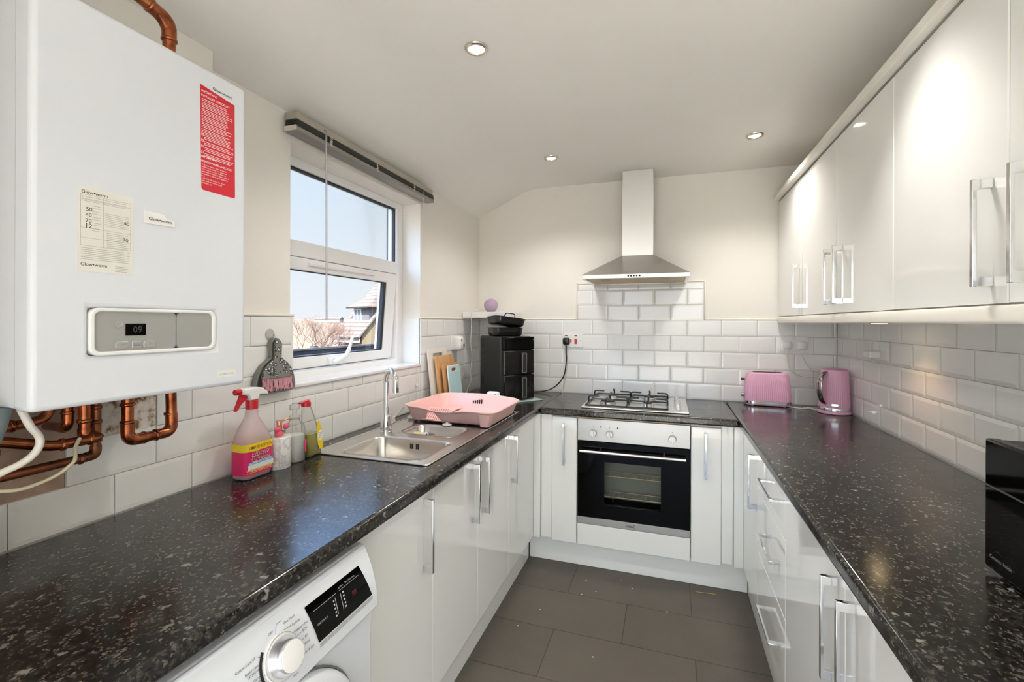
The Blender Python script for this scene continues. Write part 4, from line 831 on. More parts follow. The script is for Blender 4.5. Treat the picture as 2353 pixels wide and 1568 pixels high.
bx, by = -1.243, 1.390
wl_ = thing('dish_soap', 'green washing up liquid bottle with a red cap and yellow label', 'bottle', (bx, by, W))
spec = [(W+.001, .018, .030, .016, .004), (W+.006, .022, .036, .02, .004), (W+.06, .0225, .0365, .021, 0), (W+.12, .020, .029, .019, -.012), (W+.165, .016, .021, .015, -.021), (W+.186, .012, .016, .0115, -.026)]
part('bottle', MB().loft(rings(spec, by, bx)), CLEAR, wl_, smooth=60)
part('liquid', MB().loft(rings([(W+.003, .017, .029, .015, .004), (W+.008, .0205, .0345, .019, .004), (W+.06, .021, .035, .02, 0), (W+.082, .0203, .033, .019, -.004)], by, bx)), mat('green yellow liquid', rgb(176, 168, 22), .12, coat=.5), wl_, smooth=60)
F = FL(bx+.0232, by, W)
part('label', MB().prism([(.018, .020), (.034, .022), (.036, .06), (.026, .10), (.012, .128), (.004, .118), (.002, .08), (.008, .04)], 0, .0006, F), YEL, wl_, label='yellow label')
part('roundel', MB().lathe([(.0125, .0007), (.001, .0009)], 28, F @ Mx.Translation((.0205, .072, 0)) @ Mx.Scale(1.5, 4, (0, 1, 0))), WINK, wl_, smooth=0, label='white roundel')
mb = MB(); rn = random.Random(9)
for k in range(4): words(mb, by+.0125, by+.029, W+.080-k*.006, .0034, FL(bx+.0232+.001, 0, 0), rn)
part('print', mb, GREYINK, wl_, smooth=0)
cp_ = part('cap', MB().lathe([(.0165, .184), (.017, .190), (.016, .200), (.001, .202)], 24, Mx.Translation((bx, by-.026, W))), RED, wl_, label='red flip cap')
part('cap_lid', MB().prism(rrect(-.034, .012, -.009, .009, .004), 0, .005, Mx.Translation((bx, by-.026, W+.201)) @ Mx.Rotation(pi/2, 4, 'Z') @ Mx.Rotation(-.14, 4, 'Y')), RED, cp_, bevel=.002)
# ================================================================== BACK CORNER: AIR FRYER AND TINS
ang = math.atan2(.78, .625); fc = V((-.993, 2.853, 0))
FM = Mx.Translation((fc.x, fc.y, W)) @ Mx.Rotation(ang, 4, 'Z')      # local x along the front, -y out of the front
gbm = MB().prism(rrect(-.150, .150, -.195, .175, .01), .0006, .0062, FM)
single('glass_board', gbm, glassy('teal glass', (.72, .86, .84), .6, rgb(206, 230, 226), .5), 'pale teal glass board under the air fryer', 'glass board', bevel=.0015)
af = thing('air_fryer', 'tall black two drawer air fryer in the far left corner', 'air fryer', (fc.x, fc.y, W+.006))
SATB = mat('satin black', rgb(30, 30, 28), .42)
hw, hd_ = .118, .155
part('body', MB().prism(rrect(-hw, hw, -hd_+.03, hd_, .022, 6), .010, .402, FM), SATB, af, bevel=.010, seg=3)
part('control_panel', MB().prism(rrect(-hw, hw, -hd_, -hd_+.045, .020, 6), .318, .400, FM), BLACKG, af, bevel=.006, seg=3, label='glossy black control panel')
for z0, z1 in ((.168, .316), (.014, .165)):
    dw = part('drawer', MB().prism(rrect(-hw, hw, -hd_, -hd_+.045, .020, 6), z0, z1, FM), mat('gloss black drawer', rgb(14, 14, 13), .16), af, bevel=.003)
    part('handle', MB().prism(rrect(.006, .042, -hd_-.018, -hd_+.004, .008, 5), z0+.006, z1-.012, FM), SATB, dw, bevel=.003)
    part('handle_line', MB().slab([.008, .0095, .0385, .040], [z0+.012, z0+.0135, z1-.020, z1-.0185], 0, .0004, {(1, 1)}, FM @ frame((0, -hd_-.0182, 0), (1, 0, 0), (0, 0, 1))), GREYP, dw, smooth=0)
for z0, k_ in ((.33, 5), (.29, 1), (.09, 6)):
    mb = MB()
    for k in range(k_): mb.box(-hw-.0008, -hw+.001, .088, .122, z0+k*.011, z0+k*.011+.007, FM)
    part('vent', mb, INK, af, smooth=0)
for x_, y_ in ((-.09, -.10), (.09, -.10), (-.09, .12), (.09, .12)): part('foot', MB().cyl(FM @ V((x_, y_, .0062)), FM @ V((x_, y_, .012)), .012, 14), BLACK, af)
part('indicator', MB().lathe([(.003, 0), (.001, .0004)], 10, FM @ frame((.10, -hd_-.0003, .383), (1, 0, 0), (0, 0, 1))), GREYP, af, smooth=0)
TIN = mat('black roasting tin', rgb(18, 18, 16), .3, .2, coat=.3)
def tin(label, M_, a, b_, hgt, wire=False):
    t = thing('roasting_tin', label, 'roasting tin', tuple(M_.translation))
    q = lambda e, z, r: [(x_, y_, z) for x_, y_ in rrect(-a-e, a+e, -b_-e, b_+e, r, 7)]
    part('pan', MB().loft([q(-.012, 0, .03), q(-.004, .008, .035), q(0, hgt*.5, .038), q(.003, hgt-.004, .04), q(.009, hgt-.003, .045), q(.010, hgt, .045), q(.002, hgt+.0006, .04), q(-.003, hgt*.5, .036), q(-.016, .006, .03)], M=M_), TIN, t, smooth=50)
    if wire: part('wire_handle', MB().tube(fillet([(-.02-.045, -b_-.006, hgt-.004), (-.02-.030, -b_-.010, hgt+.022), (-.02+.030, -b_-.010, hgt+.022), (-.02+.035, -b_-.006, hgt-.002)], .01, 4), .0032, 8, True, M_), TIN, t, smooth=60)
    return t
TM = Mx.Translation((fc.x-.012, fc.y, W+.4025)) @ Mx.Rotation(ang-.25, 4, 'Z')
tin('lower black roasting tin resting on the air fryer', TM, .098, .088, .054)
tin('upper black roasting tin stacked askew with a wire handle', TM @ Mx.Translation((.004, .0, .066)) @ Mx.Rotation(R(7), 4, 'Y') @ Mx.Rotation(R(-4), 4, 'X') @ Mx.Rotation(.12, 4, 'Z'), .102, .09, .048, True)
# ================================================================== SOCKETS, PLUGS
def plug(label, F, m, cable, r, cm, name='plug'):
    t = thing(name, label, 'plug', tuple(F.translation))
    part('plug_body', MB().loft([[(a, b_, z) for a, b_ in rrect(-.024+e, .024-e, -.024+e, .024-e, .012, 5)] for e, z in ((0, .0088), (0, .022), (.005, .030), (.012, .032))], M=F), m, t, smooth=50)
    part('strain_relief', MB().cyl(F @ V((0, -.020, .018)), F @ V((0, -.045, .018)), .0055, 12, .0035), m, t)
    part('cable', MB().tube(spline([F @ V((0, -.040, .018))]+cable), r, 10), cm, t, smooth=60); return t
CS = mat('red switch', rgb(206, 70, 40), .3)
F = FB(-.634, YB, 1.272); s = socket('cooker switch and socket plate with red rockers', F, .146, .086)
part('rocker', MB().box(.016, .035, -.022, .014, .0085, .0125, F), CS, s, bevel=.001, label='large red rocker'); part('rocker', MB().box(-.013, -.003, -.012, .012, .0085, .0115, F), CS, s, bevel=.001, label='small red rocker')
for x_ in (-.052, .016): part('neon', MB().box(x_, x_+.019, .032, .038, .0085, .0095, F), mat('dark red neon', rgb(150, 40, 28), .3), s, bevel=.001)
part('screw', MB().lathe([(.003, 0), (.001, .0006)], 10, F @ Mx.Translation((.058, 0, .0086))), INK, s, smooth=0)
plug('black plug with a black cable running to the air fryer', FB(-.674, YB, 1.268), BLACK, [(-.674, YB-.018, 1.19), (-.672, YB-.02, 1.13), (-.692, YB-.025, 1.02), (-.757, YB-.04, .945), (-.836, YB-.06, .918), (-.92, YB-.09, W+.005), (-.985, YB-.12, W+.005)], .0042, CORDB)
F = FB(.717, YB, 1.275); s = socket('white double socket on the end wall above the toaster', F)
for x_ in (-.014, .002): part('switch', MB().box(x_, x_+.012, .014, .034, .0085, .012, F), WHITE, s, bevel=.001)
plug('white plug in the left outlet above the toaster', FB(.679, YB, 1.266), WHITE, [(.680, YB-.016, 1.19), (.695, YB-.018, 1.125), (.735, YB-.03, 1.090), (.79, YB-.05, 1.083), (.845, YB-.07, 1.085), (.90, YB-.09, 1.06), (.925, YB-.10, 1.0), (.905, YB-.11, W+.012), (.80, YB-.120, W+.0045), (.74, YB-.12, W+.0045)], .003, CORDW)
plug('white plug in the right outlet above the kettle', FB(.757, YB, 1.266), WHITE, [(.762, YB-.016, 1.195), (.783, YB-.02, 1.15), (.815, YB-.03, 1.118), (.86, YB-.06, 1.10), (.91, YB-.07, 1.05), (.930, YB-.08, .97), (.920, YB-.10, W+.008)], .003, CORDW)
F = FR(XR, 2.597, 1.272); s = socket('white double socket on the right wall below the lit cabinet', F)
for x_ in (-.018, .006): part('switch', MB().box(x_, x_+.012, .012, .034, .0085, .012, F), WHITE, s, bevel=.001)
single('plug_in_adapter', MB().prism(rrect(-.058, .010, -.034, -.004, .004), .0088, .055, F), WHITE, 'white block adapter plugged into the right wall socket', 'adapter', bevel=.003)
single('kettle_cable', MB().tube(spline([(.655, 3.100, W+.0045), (.70, 3.068, W+.0035), (.75, 3.058, W+.0035), (.78, 3.068, W+.0035), (.775, 3.11, W+.0035), (.76, 3.095, W+.0035), (.775, 3.045, W+.0035), (.80, 3.03, W+.0035)]), .0028, 10), CORDW, 'white cable lying between the toaster and the kettle', 'cable', smooth=60)
# ================================================================== TOASTER AND KETTLE
def ribring(cx0, cy0, hx, hy, r, z, amp, per, sides=True, n=360):
    o = rrect(-hx, hx, -hy, hy, r, 10); pts = [V((a, b_, 0)) for a, b_ in o]; ln = [0]
    for a, b_ in zip(pts, pts[1:]+pts[:1]): ln.append(ln[-1]+(b_-a).length)
    out = []; j = 0
    for k in range(n):
        t = ln[-1]*k/n
        while j+1 < len(pts) and ln[j+1] <= t: j += 1
        a, b_ = pts[j], pts[(j+1) % len(pts)]; u = (t-ln[j])/max(ln[j+1]-ln[j], 1e-9); p = a.lerp(b_, u)
        nn = V((b_.y-a.y, a.x-b_.x, 0)).normalized() if (b_-a).length > 1e-9 else V((0, 0, 0))
        p = p+nn*amp*abs(sin(pi*k*per/n)); out.append((cx0+p.x, cy0+p.y, z))
    return out
tx, ty = .560, 3.134
to = thing('toaster', 'pink ribbed two slice toaster with a chrome base', 'toaster', (tx, ty, W))
part('body', MB().loft([ribring(tx, ty, .124, .060, .045, W+.030, -.0022, 64), ribring(tx, ty, .125, .061, .045, W+.06, -.0022, 64), ribring(tx, ty, .120, .057, .044, W+.13, -.0022, 64), ribring(tx, ty, .112, .052, .042, W+.178, -.0020, 64), ribring(tx, ty, .107, .047, .040, W+.190, 0, 64), ribring(tx, ty, .098, .040, .034, W+.1955, 0, 64), ribring(tx, ty, .085, .030, .026, W+.197, 0, 64)]), PINKA, to, smooth=28)
part('base_band', MB().loft([[(tx+a, ty+b_, z) for a, b_ in rrect(-.122-e, .122+e, -.058-e, .058+e, .044, 9)] for e, z in ((-.006, W+.008), (0, W+.0125), (.003, W+.0135), (.003, W+.029), (0, W+.031))]), CHROME, to, smooth=40, label='chrome base band')
part('base', MB().prism([(tx+a, ty+b_) for a, b_ in rrect(-.118, .118, -.054, .054, .04, 8)], W+.005, W+.0125), PINKA, to)
for y_ in (-.016, .016): part('slot', MB().prism(rrect(-.078, .078, y_-.008, y_+.008, .004), .1965, .1985, Mx.Translation((tx, ty, W))), INK, to)
part('lever', MB().box(tx-.142, tx-.121, ty-.012, ty+.012, W+.146, W+.158), BLACK, to, bevel=.003, label='black lever')
part('dial', MB().cyl((tx-.123, ty-.01, W+.060), (tx-.142, ty-.01, W+.060), .013, 20), CHROME, to, bevel=.002)
for x_ in (-.085, .085):
    for y_ in (-.035, .035): part('foot', MB().cyl((tx+x_, ty+y_, W), (tx+x_, ty+y_, W+.007), .007, 12), WHITE, to)
kx, ky = .862, 2.985
ke = thing('kettle', 'pink ribbed kettle with a chrome handle by the right wall', 'kettle', (kx, ky, W))
def kring(r, z, amp=.0014): return [(kx+(r-amp*(1-abs(sin(pi*j*44/352))))*cos(2*pi*j/352), ky+(r-amp*(1-abs(sin(pi*j*44/352))))*sin(2*pi*j/352), z) for j in range(352)]
part('body', MB().loft([kring(.0740, W+.036), kring(.0735, W+.06), kring(.0690, W+.14), kring(.0655, W+.205), kring(.0635, W+.232, .0006), kring(.062, W+.238, 0), kring(.050, W+.241, 0)]), PINKA, ke, smooth=28)
T = Mx.Translation((kx, ky, W))
part('lid', MB().lathe([(.058, .240), (.057, .2425), (.03, .2455), (.001, .246)], 40, T), mat('dusky pink lid', rgb(206, 150, 168), .3), ke, label='dusky pink lid')
part('base_band', MB().lathe([(.0745, .018), (.0765, .020), (.0765, .030), (.0745, .0355)], 48, T), CHROME, ke, label='chrome base band')
part('base', MB().lathe([(.074, 0), (.078, .003), (.078, .014), (.0755, .018)], 48, T), PINKA, ke)
hd = V((-.80, -.60, 0)).normalized(); sd_ = V((-hd.y, hd.x, 0)); K = V((kx, ky, W))
pts = [K+hd*.060+V((0, 0, .226)), K+hd*.082+V((0, 0, .218)), K+hd*.104+V((0, 0, .190)), K+hd*.112+V((0, 0, .150)), K+hd*.108+V((0, 0, .110)), K+hd*.094+V((0, 0, .075)), K+hd*.072+V((0, 0, .056))]
q = spline(pts, 6); rg = []
for i, p in enumerate(q):
    t_ = (q[min(i+1, len(q)-1)]-q[max(i-1, 0)]).normalized(); nn = t_.cross(sd_).normalized(); wv = .013+.004*sin(pi*i/(len(q)-1))
    rg.append([tuple(p+sd_*(wv*cos(2*pi*j/16))+nn*(.0065*sin(2*pi*j/16))) for j in range(16)])
hn = part('handle', MB().loft(rg), mat('smoky chrome', (.42, .41, .39), .12, 1.), ke, smooth=60, label='smoky chrome handle')
part('switch', MB().sphere(tuple(K+hd*.088+V((0, 0, .213))), .010, 14, 8, (1, 1, .6)), PINKA, hn, smooth=60, label='pink switch')
part('water_gauge', MB().loft([[tuple(K+hd*(.0725-.019*(z-.06)/.16)+sd_*w_+V((0, 0, z))) for w_ in (-.008, .008)]+[tuple(K+hd*(.066-.019*(z-.06)/.16)+sd_*w_+V((0, 0, z))) for w_ in (.008, -.008)] for z in (.085, .185)]), mat('dark water gauge', rgb(92, 52, 70), .15), ke, bevel=.002, label='dark water gauge')
part('badge', MB().prism(rrect(-.016, .016, -.007, .007, .005), 0, .0022, frame((kx-.018, ky-.0735, W+.053), (.97, -.24, 0), (0, 0, 1))), CHROME, ke, bevel=.001)
# ================================================================== MICROWAVE (front looks along -X)
mwx = .600
mw = thing('microwave', 'black microwave on the right worktop', 'microwave', (.77, .955, W))
part('body', MB().box(mwx+.022, .925, .735, 1.184, W+.010, W+.262), BLACK, mw, bevel=.004)
F = FR(mwx, 0, 0)
dr = part('door', MB().box(-1.186, -.85, W+.010, W+.264, -.024, 0, F), BLACKG, mw, bevel=.005, seg=3, label='glossy black door')
part('control_panel', MB().box(-.848, -.733, W+.010, W+.264, -.024, 0, F), BLACKG, mw, bevel=.005, seg=3)
part('handle_groove', MB().box(-1.182, -.852, W+.171, W+.1745, -.0005, .0006, F), mat('grey line', rgb(96, 98, 98), .3, .6), dr, smooth=0)
part('print', MB().text('Ceramic Inside', .0105, F @ Mx.Translation((-1.168, W+.0335, .0004)), w=.062), mat('light grey ink', rgb(150, 150, 148), .5), dr, smooth=0)
part('dial', MB().lathe([(.024, 0), (.022, .014), (.001, .015)], 32, F @ Mx.Translation((-.79, W+.07, 0))), BLACK, mw)
part('vent_step', MB().box(.70, .915, .76, 1.176, W+.2615, W+.2665), BLACK, mw, bevel=.003)
for x_, y_ in ((.66, 1.15), (.66, .77), (.90, 1.15), (.90, .77)): part('foot', MB().cyl((x_, y_, W), (x_, y_, W+.011), .011, 14), BLACK, mw)
# ================================================================== BLIND
bl = thing('venetian_blind', 'dark grey slatted blind raised above the window', 'blind', (-1.29, 1.845, 2.08))
BY0, BY1 = 1.322, 2.365; SLOPE = Mx.Translation((0, 1.84, 0)) @ Mx.Rotation(R(-.65), 4, 'X') @ Mx.Translation((0, -1.84, 0))
part('headrail', MB().slab([BY0+.006, BY1-.006], [2.130, 2.157], .006, .058, (), SLOPE @ FL(XL-.008, 0, 0)), mat('beige headrail', rgb(176, 170, 158), .4, .2), bl, bevel=.002)
mb = MB(); rv = random.Random(2)
for k in range(11):
    o = rv.uniform(-.003, .003); z = 2.1265-k*.0021; mb.box(BY0+.004+o, BY1-.004+o, z, z+.0012, .010, .062, SLOPE @ FL(XL-.008, 0, 0))
part('slat_stack', mb, mat('dark grey slat', rgb(72, 74, 68), .35, .3), bl, smooth=0, label='stack of dark slats')
part('bottom_rail', MB().slab([BY0, BY1], [2.086, 2.1035], .010, .064, (), SLOPE @ FL(XL-.008, 0, 0)), mat('grey bottom rail', rgb(150, 146, 140), .3, .3), bl, bevel=.004)
part('rail_cap', MB().box(BY0-.003, BY0+.002, 2.086, 2.1035, .010, .064, SLOPE @ FL(XL-.008, 0, 0)), mat('cream cap', rgb(214, 208, 196), .5), bl, bevel=.001)
for y_ in (1.525, 1.835, 2.165):
    pts = []; rc = random.Random(int(y_*100))
    for k in range(12): pts.append((-1.2715+rc.uniform(-.001, .004), y_+(.007 if k % 2 else -.007)+rc.uniform(-.002, .002), 2.128-k*.0032-(y_-1.84)*.0113))
    part('ladder_cord', MB().tube(spline(pts, 3), .0012, 6), CORDW, bl, smooth=60)
part('tilt_wand', MB().cyl((-1.272, 1.498, 2.128), (-1.270, 1.502, 1.403), .0038, 10), glassy('clear rod', (.85, .86, .87), 1., rgb(235, 236, 238), .45), bl, label='clear plastic wand')
part('wand_hook', MB().tube([(-1.285, 1.496, 2.15), (-1.270, 1.496, 2.145), (-1.270, 1.497, 2.12)], .0025, 8), GREYP, bl)
pc = part('pull_cord', MB().cyl((-1.275, 2.272, 2.115), (-1.322, 2.285, 1.165), .0011, 6).cyl((-1.322, 2.285, 1.165), (-1.3225, 2.285, .93), .0011, 6), CORDW, bl)
part('cord_knob', MB().lathe([(.003, .02), (.006, .012), (.0075, .004), (.005, 0)], 14, Mx.Translation((-1.3215, 2.285, 1.04))), WHITE, pc)
# ================================================================== LAMPS
NICK = mat('satin nickel', (.72, .66, .58), .22, 1.)
def downlight(x, y, label):
    t = thing('downlight', label, 'ceiling light', (x, y, CEIL), 'ceiling downlights'); T = Mx.Translation((x, y, CEIL))
    part('bezel', MB().lathe([(.042, .0005), (.0415, -.004), (.037, -.008), (.030, -.0085), (.0265, -.003), (.0265, .0005)], 40, T, False, False), NICK, t, smooth=50)
    part('lamp', MB().lathe([(.026, -.0005), (.0255, -.003), (.001, -.004)], 32, T), BULB, t, smooth=50); return t
D0 = downlight(-.638, 1.501, 'chrome ceiling downlight nearest the viewer')
dup(D0, (-.649, 2.638, CEIL), 'chrome ceiling downlight left of the cooker hood'); dup(D0, (.412, 2.642, CEIL), 'chrome ceiling downlight between the hood and the wall cabinets')
ul = thing('cabinet_light', 'small lit lamp under the wall cabinets', 'cabinet light', (.76, 2.20, 1.4385))
part('bezel', MB().lathe([(.033, 0), (.033, -.016), (.030, -.0395), (.026, -.041)], 32, Mx.Translation((.79, 2.21, 1.4395)), True, False), NICK, ul, smooth=50)
part('lamp', MB().lathe([(.026, -.0395), (.0255, -.0415), (.001, -.042)], 28, Mx.Translation((.79, 2.21, 1.4395))), mat('warm lamp lens', (1, 1, 1), .4, emit=(1, .72, .4), es=10), ul, smooth=50)
single('spaghetti_strand', MB().cyl((.137, 2.603, .0016), (.234, 2.611, .0016), .0014, 8), mat('straw colour', rgb(206, 160, 96), .6), 'thin straw coloured stick on the floor tiles', 'stick')
def light(kind, name, loc, power, col=(1, 1, 1), **k):
    l = bpy.data.lights.new(name, kind); l.energy = power; l.color = col; o = bpy.data.objects.new(name, l); COL.objects.link(o); o.location = loc
    for a, b_ in k.items(): setattr(l, a, b_)
    return o
WARM = (1, .95, .89)
for x, y in ((-.638, 1.501), (-.649, 2.638), (.412, 2.642), (.412, 1.45)):
    light('SPOT', 'downlight_and_fill', (x, y, CEIL-.012), LAMP, WARM, spot_size=R(96 if (x > 0 and y < 2) else 134), spot_blend=.75, shadow_soft_size=.09)
for x, y in ((-.1, -1.1),):
    light('SPOT', 'downlight_and_fill', (x, y, CEIL-.012), LAMP, WARM, spot_size=R(160), spot_blend=.8, shadow_soft_size=.09)  # added fill spot behind the viewer, no lamp body there
light('SPOT', 'cabinet_beam', (.79, 2.21, 1.394), 1.6, (1, .62, .30), spot_size=R(110), spot_blend=.7, shadow_soft_size=.02)
# ================================================================== OUTSIDE
def plain(name, col, rough=.8, amp=.25, sc=6):
    m = mat(name, col, rough); L(m, mixc(m, noise(m, coords(m), sc, 5), col, tuple(c_*(1-amp) for c_ in col)), P(m).inputs['Base Color']); return m
GZ = -2.6
struct('ground', MB().box(-900, 900, -400, 1200, GZ-.5, GZ), plain('dry grass', rgb(90, 84, 64), .95, .15, .2), 'dry grass field outside', smooth=0)
struct('bounce_terrace', MB().box(-5, 5, -14, YF-.16, GZ, -.08), plain('pale paving', rgb(196, 190, 180), .8, .1), 'pale slab added outside the glazed door to bounce light in', smooth=0)  # unseen slab added to throw sunlight through the door onto the ceiling
e_, n_ = V((.948, .318, 0)), V((-.318, .948, 0))          # right and forward of the view, on the ground
def at(rt, fw, z=0): return e_*rt+n_*fw+V((0, 0, z))
hm = MB(); k_ = 40
for i in range(k_+1):
    for j, (fw, z) in enumerate(((70, GZ), (130, -1.5), (230, 1.6), (330, 3.2), (600, 3.0))): hm.v.append(tuple(at((-1.1+.9*i/k_)*fw, fw, z+(.012*fw*(.35*sin(i*.55)+.2*sin(i*1.7)) if j in (2, 3) else 0)*.35)))
hm.f = [(i*5+j, i*5+j+1, (i+1)*5+j+1, (i+1)*5+j) for i in range(k_) for j in range(4)]
struct('hillside', hm, plain('tan hillside', rgb(97, 87, 70), .95, .2, .03), 'pale tan hillside on the horizon', smooth=60)
# fence along the garden
FG = plain('weathered blue grey timber', rgb(50, 50, 59), .85, .4, 9)
fe = thing('garden_fence', 'weathered blue grey board fence outside the window', 'fence', (-5.3, 7, GZ))
mb = MB(); rf = random.Random(4)
for k in range(46):
    y_ = 3.6+k*.152; mb.box(-5.31-rf.uniform(0, .012), -5.288, y_, y_+.146, GZ, .955+rf.uniform(-.006, .006))
part('boards', mb, FG, fe, smooth=0); part('top_rail', MB().box(-5.335, -5.265, 3.6, 10.6, .955, .985), plain('pale fence rail', rgb(73, 73, 78), .8, .2), fe, smooth=0)
for y_ in (4.2, 6.0, 7.85): part('post', MB().box(-5.40, -5.31, y_, y_+.09, GZ, 1.01), FG, fe, smooth=0)
# house with a dormer
ROOF = mat('weathered roof tile', rgb(196, 176, 166), .85)
tc = coords(ROOF, (1, 1, 1), kind='Object'); wv = N(ROOF, 'ShaderNodeTexWave', wave_type='BANDS', bands_direction='Z'); wv.inputs['Scale'].default_value = .95; wv.inputs['Distortion'].default_value = .3; L(ROOF, tc, wv.inputs['Vector'])
L(ROOF, ramp(ROOF, wv.outputs[0], [(0, rgb(63, 54, 52)), (.16, rgb(82, 71, 66)), (1, rgb(90, 82, 77))]), P(ROOF).inputs['Base Color'])
BRW = plain('peach brick', rgb(106, 80, 61), .9, .12, 3); YBW = plain('buff brick', rgb(108, 94, 71), .9, .1, 3); LEAD = mat('lead grey cladding', rgb(75, 73, 75), .7)
HM = Mx((( .77, .64, 0, 0), (-.64, .77, 0, 0), (0, 0, 1, 0), (0, 0, 0, 1)))                # u: along the eave, h: up the slope, in right / forward axes
VM = Mx(((e_.x, n_.x, 0, 0), (e_.y, n_.y, 0, 0), (0, 0, 1, 0), (0, 0, 0, 1)))
H0 = VM @ Mx.Translation((-15.35, 40, 0)) @ HM
hs = thing('house', 'house with a tiled roof and a dormer beyond the fence', 'house', tuple(H0 @ V((2, 3, GZ))))
LU, ez, rise = 4.1, .10, 1.085
part('wall', MB().box(.18, LU-.18, .30, 8.5, GZ, ez+.1, H0), BRW, hs, smooth=0, label='peach brick front wall')
part('gable_wall', MB().prism([(.32, GZ), (8.4, GZ), (8.4, ez+.2), (4.4, ez+4.2*rise), (.32, ez+.2)], LU-.30, LU-.16, H0 @ frame((0, 0, 0), (0, 1, 0), (0, 0, 1))), YBW, hs, smooth=0, label='buff brick gable wall')
part('roof', MB().prism([(-.1, ez-.1), (4.35, ez+4.45*rise-.1), (8.8, ez-.1), (8.8, ez+.06), (4.35, ez+4.45*rise+.10), (-.1, ez+.06)], 0, LU, H0 @ frame((0, 0, 0), (0, 1, 0), (0, 0, 1))), ROOF, hs, smooth=0, label='weathered tiled roof')
part('gutter', MB().cyl(H0 @ V((-.02, -.17, ez-.02)), H0 @ V((LU, -.17, ez-.02)), .085, 10), mat('black gutter', rgb(31, 28, 28), .6), hs)
part('fascia', MB().box(.0, LU, -.06, 0, ez-.42, ez-.08, H0), mat('grey white board', rgb(122, 122, 125), .6), hs, smooth=0)
part('dormer', MB().box(1.35, 3.6, 1.15, 4.3, ez+1.0, 2.62, H0), LEAD, hs, smooth=0, label='grey dormer')
part('dormer_roof', MB().loft([[tuple(H0 @ V(p)) for p in ((.95, .75, 2.60), (4.0, .75, 2.60), (4.0, 5.2, 2.60), (.95, 5.2, 2.60))], [tuple(H0 @ V(p)) for p in ((2.35, 3.3, 4.35), (2.65, 3.3, 4.35), (2.65, 5.0, 4.35), (2.35, 5.0, 4.35))]]), ROOF, hs, smooth=0)
part('dormer_gutter', MB().box(.90, 4.05, .67, .79, 2.52, 2.64, H0), _m['black gutter'], hs, smooth=0)
wn = part('dormer_window', MB().slab([1.42, 1.52, 1.93, 2.01, 2.42, 2.52], [1.28, 1.40, 2.40, 2.50], 0, .08, {(1, 1), (3, 1)}, H0 @ frame((0, 1.15, 0), (1, 0, 0), (0, 0, 1))), mat('dormer white', rgb(190, 190, 194), .6), hs, smooth=0, label='white dormer window')
for a in (1.52, 2.01): part('pane', MB().box(a, a+.41, 1.40, 2.40, .02, .03, H0 @ frame((0, 1.15, 0), (1, 0, 0), (0, 0, 1))), mat('pale pane', rgb(84, 87, 96), .1), wn, smooth=0)
for k, (rt, fw, w_, h_) in enumerate(((-82, 212, 7, 2.6), (-72, 216, 9, 2.2), (-92, 226, 8, 2.4), (-64, 210, 6, 2.4))):
    q = at(rt, fw); M_ = VM @ Mx.Translation((rt, fw, 1.0)); t = thing('distant_house', ('pale far house, second from the blind wand on the hillside', 'pale long far house in the middle of the hillside row', 'pale far house beside the blind wand', 'pale far house nearest the tiled roof')[k], 'house', tuple(M_.translation), 'far houses')
    part('wall', MB().box(-w_/2, w_/2, 0, 5, 0, h_*.6, M_), mat('far white wall', rgb(150, 148, 144), .9), t, smooth=0); part('roof', MB().prism([(-.4, h_*.6), (5.4, h_*.6), (2.5, h_)], -w_/2-.3, w_/2+.3, M_ @ frame((0, 0, 0), (0, 1, 0), (0, 0, 1))), mat('far roof', rgb(85, 78, 75), .9), t, smooth=0)
# bare twiggy trees
def tree(label, rt, fw, hgt, spread, seed, levels=7):
    rg_ = random.Random(seed); base = at(rt, fw, GZ); t = thing('bare_tree', label, 'tree', tuple(base), 'bare trees'); tk, tw_ = MB(), MB()
    def grow(p, d, ln, r, lv):
        q = p+d*ln; (tk if lv < 2 else tw_).tube([p, p.lerp(q, .5)+V((rg_.uniform(-1, 1), rg_.uniform(-1, 1), 0))*ln*.06, q], [r, r*.85, r*.68], 5 if lv < 3 else 3, False)
        if lv >= levels: return
        for k in range(3 if lv < 3 else (3 if rg_.random() < .7 else 2)):
            a = rg_.uniform(0, 2*pi); s_ = rg_.uniform(.35, .8)*spread; dd = (d+V((cos(a)*s_, sin(a)*s_, rg_.uniform(-.1, .35)))).normalized(); grow(q, dd, ln*rg_.uniform(.62, .82), r*.62, lv+1)
    grow(base, V((0, 0, 1)), hgt*.30, hgt*.015, 0)
    part('trunk', tk, plain('bark', rgb(70, 56, 50), .9, .2), t, smooth=0); part('twigs', tw_, plain('pinkish twigs', rgb(104, 82, 73), .9, .15), t, smooth=0)
tree('bare pinkish tree at the left edge of the window view', -10.2, 22, 4.6, 1.0, 3); tree('bare pinkish tree near the blind wand beyond the fence', -10.3, 25, 4.6, 1.0, 8); tree('bare pinkish tree just left of the tiled house', -10.6, 29, 3.9, 1.1, 12)
# ---- sky and sun
w_ = bpy.data.worlds.new('sky'); SC.world = w_; w_.use_nodes = True; nt = w_.node_tree; bg = nt.nodes['Background']
tcw = nt.nodes.new('ShaderNodeTexCoord'); sep = nt.nodes.new('ShaderNodeSeparateXYZ'); nt.links.new(tcw.outputs['Generated'], sep.inputs[0])
rp_ = nt.nodes.new('ShaderNodeValToRGB'); e2 = rp_.color_ramp.elements; e2[0].position = 0; e2[0].color = (*SKY0, 1); e2[1].position = .46; e2[1].color = (*SKY1, 1); z2 = e2.new(.60); z2.color = (*SKYZ, 1); nt.links.new(sep.outputs[2], rp_.inputs[0])
md = e2.new(.33); md.color = (*SKYM, 1)
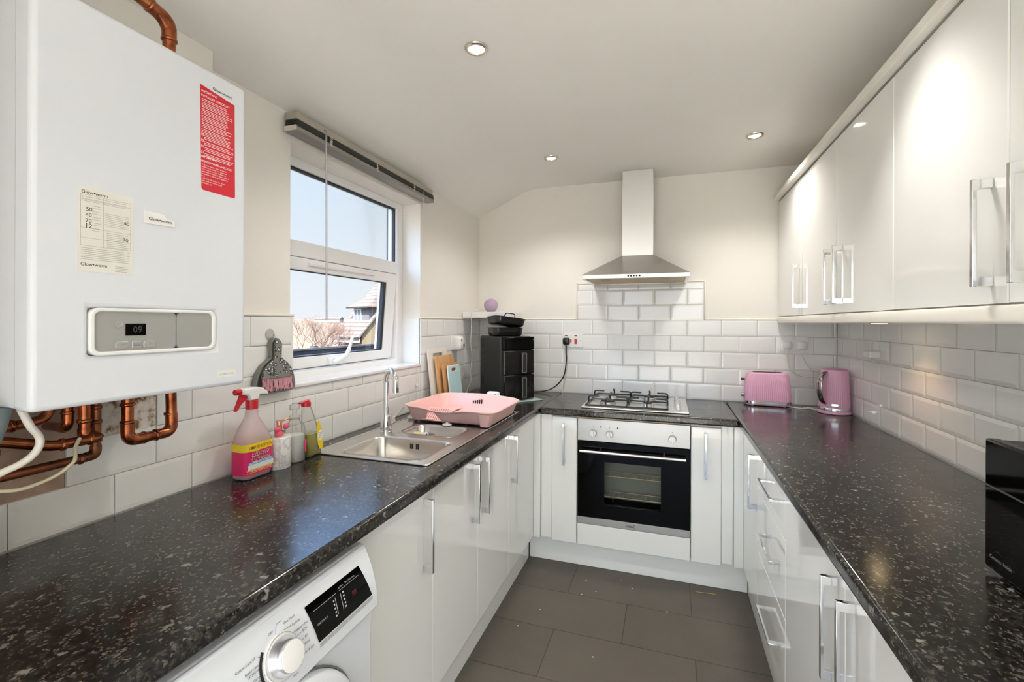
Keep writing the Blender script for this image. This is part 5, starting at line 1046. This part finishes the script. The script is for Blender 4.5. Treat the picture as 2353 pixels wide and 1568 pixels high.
# the sky is much brighter on the sun's side, behind the viewer
dt = nt.nodes.new('ShaderNodeVectorMath'); dt.operation = 'DOT_PRODUCT'; dt.inputs[1].default_value = V((.05, -.95, .25)).normalized(); nt.links.new(tcw.outputs['Generated'], dt.inputs[0])
mr = nt.nodes.new('ShaderNodeMapRange'); mr.interpolation_type = 'SMOOTHSTEP'; mr.inputs['From Min'].default_value = .35; mr.inputs['From Max'].default_value = .95; mr.inputs['To Min'].default_value = 1.; mr.inputs['To Max'].default_value = SUNSIDE; nt.links.new(dt.outputs['Value'], mr.inputs['Value'])
vm = nt.nodes.new('ShaderNodeVectorMath'); vm.operation = 'SCALE'; nt.links.new(rp_.outputs[0], vm.inputs[0]); nt.links.new(mr.outputs[0], vm.inputs['Scale']); nt.links.new(vm.outputs[0], bg.inputs[0]); bg.inputs[1].default_value = SKYK
sun = light('SUN', 'sun', (3, -8, 12), SUN, (1, .95, .88), angle=R(1.5)); sun.rotation_euler = V((.12, -.70, .70)).to_track_quat('Z', 'Y').to_euler()
for nm, loc, rot, sx, sy in (('window_portal', (-1.60, 1.865, 1.61), (0, -pi/2, 0), .95, 1.0), ('door_portal', (-.17, YF-.20, 1.08), (pi/2, 0, 0), 2.0, 2.15)):
    o = light('AREA', nm, loc, 1, shape='RECTANGLE', size=sx, size_y=sy); o.rotation_euler = rot; o.data.cycles.is_portal = True
# ================================================================== CAMERA
cam = bpy.data.cameras.new('camera'); co = bpy.data.objects.new('camera', cam); COL.objects.link(co)
cam.sensor_fit = 'HORIZONTAL'; cam.sensor_width = 36; cam.lens = 1072.0/2353*36; cam.clip_start = .02; cam.clip_end = 2000
cam.shift_x = 0; cam.shift_y = (740.8-784)/2353
co.location = (0, 0, 1.399)
TH = .3238
co.rotation_euler = (Mx.Rotation(TH, 4, 'Z') @ Mx.Rotation(pi/2, 4, 'X') @ Mx.Rotation(.0036, 4, 'Z')).to_euler()
SC.camera = co
SC.view_settings.view_transform = 'Standard'; SC.view_settings.look = 'None'; SC.view_settings.gamma = 1; SC.view_settings.use_curve_mapping = False
SC.view_settings.exposure = EXPO
cy = SC.cycles; cy.max_bounces = 9; cy.diffuse_bounces = 5; cy.glossy_bounces = 4; cy.transmission_bounces = 6; cy.transparent_max_bounces = 16
cy.sample_clamp_indirect = 6; cy.caustics_reflective = False; cy.caustics_refractive = False; cy.use_denoising = True
